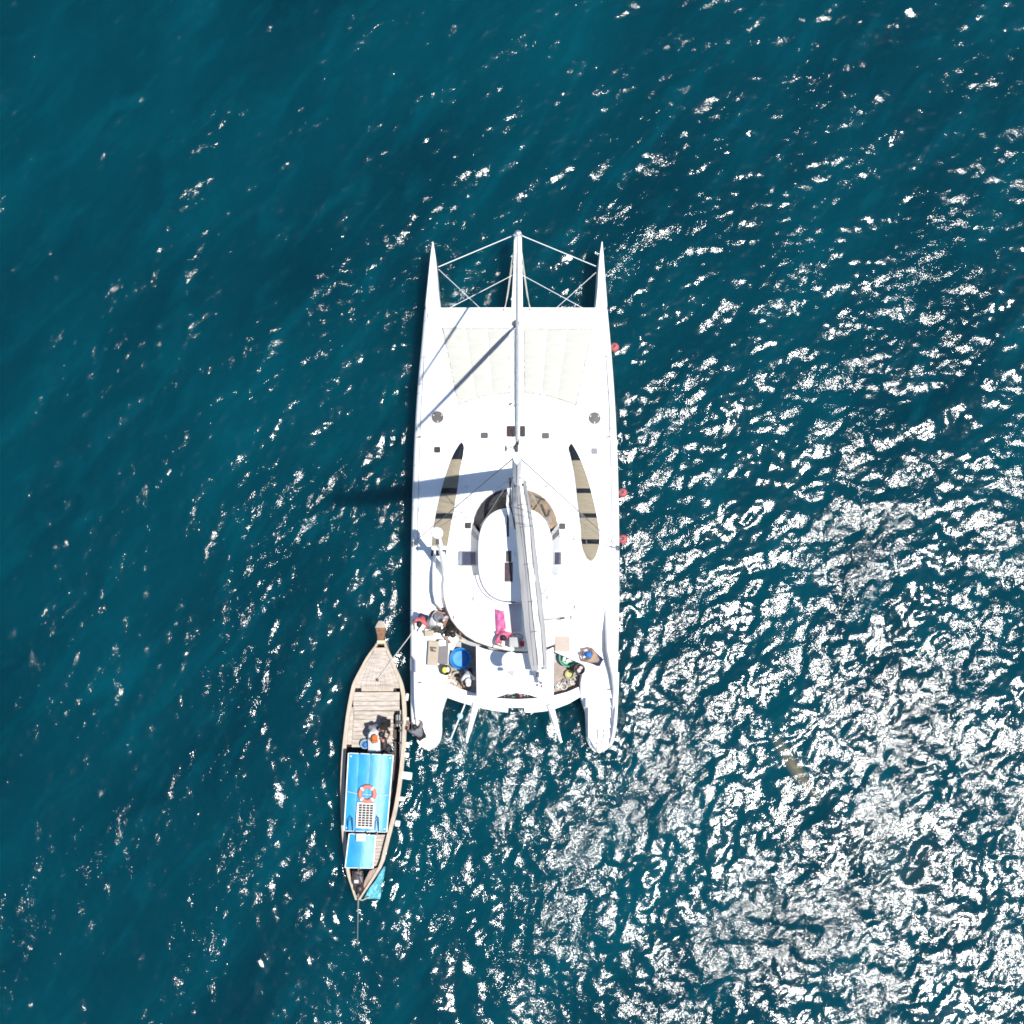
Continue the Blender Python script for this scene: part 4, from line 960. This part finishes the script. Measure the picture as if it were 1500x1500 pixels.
# on the longtail
ib = empty('ice_box', P(547.5, 1086, .52), 'flat grey ice box standing on the longtail floor in front of the blue roof', 'box')
mesh('body', bbox(P(548, 1087, .78), (.47, .78, .5), .03, rz=R(2)), mat('light_grey_plastic', (.31, .34, .35), .6), ib, True)
mesh('lid', bbox(P(548, 1087, 1.05), (.49, .80, .06), .02, rz=R(2)), mat('light_grey_lid', (.36, .39, .4), .55), ib, True)
t, c = tub(535.5, 1089.5, .17, .28, .55, mat('pale_blue_bucket', (.25, .38, .5), .4), 'small blue bucket beside the grey ice box on the longtail')
mesh('blue_cloth', ball(c + Vector((.02, -.03, .2)), (.1, .12, .07), 12, 8), mat('bright_blue_cloth', (.02, .16, .5), .8), t, True)
bb = empty('black_bag', P(563, 1092, .52), 'black bags with pink tag at the front edge of the longtail roof', 'bag')
for k, (x, y, a, b_) in enumerate(((563, 1089, .12, .28), (557, 1099, .15, .12), (568, 1097, .2, .12))):
    mesh('pouch', ball(P(x, y, .75), (a, b_, .14), 14, 8, rz=k * .5), mat('black_nylon', (.03, .03, .033), .7, var=.4, vscale=10), bb, True)
mesh('pink_tag', bbox(P(561.5, 1085, .92), (.08, .12, .03), .01), mat('pink_tag', (.5, .2, .2), .8), bb)
tk = empty('tackle_rack', P(584, 1055, .6), 'dark rack of gear on the longtail side beside the person in black', 'rack')
for k in range(5):
    mesh('bar', tube([P(580 + k * 1.8, 1047, .9), P(580 + k * 1.8, 1064, .88)], .03, 6), (BLACKF, GREYP)[k % 2], tk, True)
mesh('clamp', bbox(P(585, 1058, .95), (.32, .14, .1), .03), BLACKF, tk, True)

# ================================================================ PEOPLE
SKIN = mat('tanned_skin', (.28, .15, .095), .6, var=.1, vscale=8)
HAIR = mat('black_hair', (.012, .009, .008), .55, bump=.01, bscale=40)
EYE = mat('eye_dark', (.02, .015, .012), .3)
def skin_obj(name, chains, m, parent, root=0, sub=1):
    """chains: list of polylines of (point, radius); equal points are welded"""
    V, E, Rr, idx = [], [], [], {}
    def vid(p, r):
        k = tuple(round(c, 4) for c in p)
        if k not in idx: idx[k] = len(V); V.append(p); Rr.append(r)
        return idx[k]
    for ch in chains:
        ids = [vid(p, r) for p, r in ch]
        E += [(a, b) for a, b in zip(ids, ids[1:]) if a != b]
    me = bpy.data.meshes.new(name); me.from_pydata(V, E, [])
    o = bpy.data.objects.new(name, me); link(o); o.parent = parent
    md = o.modifiers.new('skin', 'SKIN'); md.use_smooth_shade = True; md.branch_smoothing = .5
    for i, sv in enumerate(me.skin_vertices[0].data):
        sv.radius = (Rr[i], Rr[i]); sv.use_root = (i == root)
    sb = o.modifiers.new('subdivision', 'SUBSURF'); sb.levels = sub; sb.render_levels = sub
    # freeze so the body is one plain continuous mesh
    dg = bpy.context.evaluated_depsgraph_get(); ev = o.evaluated_get(dg)
    nm = bpy.data.meshes.new_from_object(ev); o.modifiers.clear(); o.data = nm
    nm.materials.clear(); nm.materials.append(m)
    return o
def person(px, py, z, face, label, pose, shirt, shorts, hat=None, hat_mat=None, sleeve=.9, longpants=False, s=1.0):
    """pose in local metres: y forward, x right, z up from what carries the figure; face = heading in degrees from the photo's up, clockwise"""
    root = bpy.data.objects.new('person', None); link(root); root.location = P(px, py, z)
    root.rotation_euler = (0, 0, -R(face)); root.scale = (s, s, s)
    tag(root, label, 'person')
    q = dict(pose)
    V_ = lambda t: Vector(t)
    pel, che, nek, hed = V_(q['pelvis']), V_(q['chest']), V_(q['neck']), V_(q['head'])
    up = (hed - nek).normalized(); rt = Vector((1, 0, 0))
    fw = rt.cross(up) * -1 if rt.cross(up).y < 0 else rt.cross(up)
    if q.get('look') is not None: fw = V_(q['look']).normalized()
    spine = pel.lerp(che, .5)
    ch = [[(tuple(pel), .12), (tuple(spine), .105), (tuple(che), .115), (tuple(nek), .055), (tuple(nek.lerp(hed, .45)), .062), (tuple(hed), .092), (tuple(hed + up * .10), .07)],
          [(tuple(hed), .092), (tuple(hed + fw * .085 - up * .005), .03), (tuple(hed + fw * .118 - up * .02), .012)]]
    sh, pn = [[(tuple(pel), .155), (tuple(spine), .15), (tuple(che), .175), (tuple(che.lerp(nek, .75)), .11)]], []
    for k, sd in (('l', -1), ('r', 1)):
        shd = che.lerp(nek, .55) + Vector((sd * .18, 0, 0)); wr = V_(q['wrist_' + k]); el = V_(q['elbow_' + k])
        hdir = (wr - el).normalized(); side = hdir.cross(Vector((0, 0, 1)));
        side = side.normalized() if side.length > .1 else Vector((sd, 0, 0))
        palm = wr + hdir * .07
        ch.append([(tuple(che), .115), (tuple(shd), .062), (tuple(shd.lerp(el, .5)), .052), (tuple(el), .042), (tuple(el.lerp(wr, .4)), .042), (tuple(wr), .028), (tuple(palm), .034)])
        down = hdir.cross(side).normalized(); down = -down if down.z > 0 else down
        for f_, (off, ln) in enumerate(((-.033, .062), (-.011, .078), (.011, .072), (.031, .058))):
            b0 = palm + side * off + hdir * .03
            ch.append([(tuple(palm), .034), (tuple(b0), .011), (tuple(b0 + hdir * ln * .55 + down * .008), .0095), (tuple(b0 + hdir * ln + down * .028), .008)])
        th = wr + hdir * .03 + side * (-.03 * sd)
        ch.append([(tuple(palm), .034), (tuple(th + side * (-.02 * sd)), .012), (tuple(th + side * (-.035 * sd) + hdir * .045), .0095)])
        sh.append([(tuple(che), .175), (tuple(shd), .09), (tuple(shd.lerp(el, .55)), .068), (tuple(shd.lerp(el, sleeve)), .06)])
        hip = pel + Vector((sd * .095, 0, 0)); kn, an, to = V_(q['knee_' + k]), V_(q['ankle_' + k]), V_(q['toe_' + k])
        ch.append([(tuple(pel), .12), (tuple(hip), .088), (tuple(hip.lerp(kn, .45)), .076), (tuple(kn), .056), (tuple(kn.lerp(an, .35)), .055), (tuple(an), .036), (tuple(an.lerp(to, .5) + Vector((0, 0, -.01))), .04), (tuple(to), .026)])
        leg = [(tuple(pel), .155), (tuple(hip), .115), (tuple(hip.lerp(kn, .45)), .095), (tuple(hip.lerp(kn, .9)), .08)]
        if longpants: leg += [(tuple(kn.lerp(an, .4)), .072), (tuple(kn.lerp(an, .92)), .058)]
        pn.append(leg)
        ch.append([(tuple(hed), .092), (tuple(hed + Vector((sd * .088, 0, 0))), .02), (tuple(hed + Vector((sd * .1, 0, 0)) - fw * .015), .012)])
    body = skin_obj('body', ch, SKIN, root)
    skin_obj('shirt', sh, shirt, root); skin_obj('trousers' if longpants else 'shorts', pn, shorts, root)
    # hair cap, face
    rm = Matrix((fw.cross(up).normalized(), fw, up)).transposed()
    def cap(r, z0, z1, back):
        prof = []
        v, f = ball((0, 0, 0), (r, r * 1.12, r * 1.08), 18, 12)
        out = []
        for p in v:
            p = p.copy()
            lim = -.25 * r if p.y < 0 else .30 * r
            p.z = max(p.z, lim - (0.02 if p.y < 0 else 0)); out.append(hed + up * .02 - fw * back + rm @ p)
        return out, f
    def lm(name, vf, m, par=root, smooth=True):
        me = bpy.data.meshes.new(name); me.from_pydata([tuple(p) for p in vf[0]], [], vf[1]); me.materials.append(m)
        if smooth: me.polygons.foreach_set('use_smooth', [True] * len(me.polygons))
        o = link(bpy.data.objects.new(name, me)); o.parent = par; return o
    lm('hair', cap(.108, 0, 0, .012), HAIR)
    for sd in (-1, 1): lm('eye', ball(hed + fw * .083 + rm @ Vector((sd * .032, 0, 0)) + up * .012, (.013, .013, .011), 8, 6), EYE, body)
    lm('mouth', ball(hed + fw * .078 - up * .045, (.024, .012, .008), 8, 5), mat('lip', (.25, .08, .07), .5), body)
    if hat == 'cap':
        h_ = lm('cap', cap(.122, 0, 0, .006), hat_mat)
        v, f = ball((0, 0, 0), (.1, .1, .008), 16, 6); lm('visor', ([hed + up * .055 + fw * .13 + rm @ p for p in v], f), hat_mat, h_)
    elif hat == 'brim':
        h_ = lm('hat', cap(.122, 0, 0, .0), hat_mat)
        v, f = lathe((0, 0, 0), [(.1, 0), (.21, -.015), (.212, -.02), (.1, -.01)], 28); lm('brim', ([hed + up * .06 + rm @ p for p in v], f), hat_mat, h_)
    return root
def stand(bend=0.0, arms=((-.22, .12, .78), (.22, .12, .78)), step=.1):
    b = R(bend); cx = lambda d: (0, .0 + math.sin(b) * d - math.sin(b) * .1, .92 + math.cos(b) * d)
    q = dict(pelvis=(0, -math.sin(b) * .12, .92), chest=cx(.36), neck=cx(.52), head=(0, cx(.62)[1] + .03, cx(.66)[2]))
    for k, sd, a in (('l', -1, arms[0]), ('r', 1, arms[1])):
        c = Vector(q['chest']).lerp(Vector(q['neck']), .55) + Vector((sd * .18, 0, 0)); w_ = Vector(a)
        d = w_ - c
        if d.length > .5: w_ = c + d.normalized() * .5
        m_ = c.lerp(w_, .52); lack = max(.03, math.sqrt(max(.0004, .27 ** 2 - (c - w_).length ** 2 / 4)))
        q['elbow_' + k] = tuple(m_ + Vector((sd * lack * .7, -lack * .7, 0))); q['wrist_' + k] = tuple(w_)
        q['knee_' + k] = (sd * .11, .06 + step * (sd > 0), .48); q['ankle_' + k] = (sd * .12, -.02 + step * (sd > 0), .07); q['toe_' + k] = (sd * .14, .17 + step * (sd > 0), .03)
    return q
def squat(lean=35, arms=((-.15, .5, .35), (.15, .5, .35)), seat=.22):
    b = R(lean); cx = lambda d: (0, -.12 + math.sin(b) * d, seat + math.cos(b) * d)
    q = dict(pelvis=(0, -.12, seat), chest=cx(.36), neck=cx(.52), head=(0, cx(.6)[1] + .04, cx(.66)[2]))
    for k, sd, a in (('l', -1, arms[0]), ('r', 1, arms[1])):
        c = Vector(q['chest']).lerp(Vector(q['neck']), .55) + Vector((sd * .18, 0, 0)); w_ = Vector(a); d = w_ - c
        if d.length > .5: w_ = c + d.normalized() * .5
        m_ = c.lerp(w_, .52); lack = max(.03, math.sqrt(max(.0004, .27 ** 2 - (c - w_).length ** 2 / 4)))
        q['elbow_' + k] = tuple(m_ + Vector((sd * lack * .8, 0, -lack * .4))); q['wrist_' + k] = tuple(w_)
        q['knee_' + k] = (sd * .2, .24, max(.47, seat + .2) if seat < .4 else seat); q['ankle_' + k] = (sd * .15, .06 if seat < .4 else .26, .07); q['toe_' + k] = (sd * .18, .25 if seat < .4 else .44, .03)
    return q
cloth = lambda n, c: mat(n, c, .9, var=.18, vscale=9, bump=.015, bscale=14)
BLK, WHT, NVY, RDC, GRY, PNK, BRN, LAV = cloth('black_cloth', (.012, .012, .013)), cloth('white_cloth', (.62, .62, .62)), cloth('navy_cloth', (.015, .02, .07)), cloth('coral_cloth', (.5, .11, .12)), cloth('grey_cloth', (.16, .16, .18)), cloth('pink_cloth', (.6, .13, .25)), cloth('tan_cloth', (.33, .24, .17)), cloth('lavender_cloth', (.36, .36, .5))
person(621, 908, 2.03, 200, 'person in a coral red shirt standing at the port edge of the catamaran deck', stand(25, ((-.2, .4, .95), (.2, .4, .95))), RDC, NVY)
person(646, 903, 1.22, 175, 'person in a lavender shirt standing in the shade of the raised deck', stand(20, ((-.2, .35, 1.1), (.2, .35, 1.1))), LAV, BLK)
person(634, 912, 2.03, 60, 'person in a white shirt crouching beside the red shirted person', squat(38), WHT, GRY, hat='brim', hat_mat=GRY)
person(661, 919, 1.22, 160, 'person in black clothes in the shadow under the raised deck edge', stand(40, ((-.25, .5, .9), (.25, .5, .9))), BLK, BLK, longpants=True)
person(686.5, 987, 1.22, 175, 'person with a white cap and white shirt in the port cockpit', stand(30, ((-.22, .45, .85), (.22, .45, .85))), WHT, NVY, hat='cap', hat_mat=WHT)
person(736, 932, 2.58, 150, 'person in pink sitting by the pink towel next to the boom', squat(18, ((-.3, .25, .3), (.3, .25, .3)), .14), PNK, PNK, longpants=True)
person(872, 966, 2.03, 300, 'person in a tan top and blue cap bending beside the green tub', squat(42, ((-.15, .55, .3), (.15, .55, .3)), .2), BRN, NVY, hat='cap', hat_mat=cloth('blue_cap_cloth', (.04, .15, .45)))
person(615, 1074, .98, 330, 'person in dark grey crouching on the port stern step', squat(40, ((-.2, .5, .3), (.2, .5, .3))), GRY, BLK, longpants=True)
person(567, 1060, .52, 195, 'person in black leaning forward on the longtail floor', stand(42, ((-.25, .5, .75), (.25, .5, .75))), BLK, BLK, longpants=True)
person(551, 1068, .52, 165, 'person in a white shirt and orange hat standing by the grey ice box', stand(30, ((-.2, .45, .8), (.2, .45, .8))), WHT, GRY, hat='cap', hat_mat=cloth('orange_cap_cloth', (.6, .13, .02)))
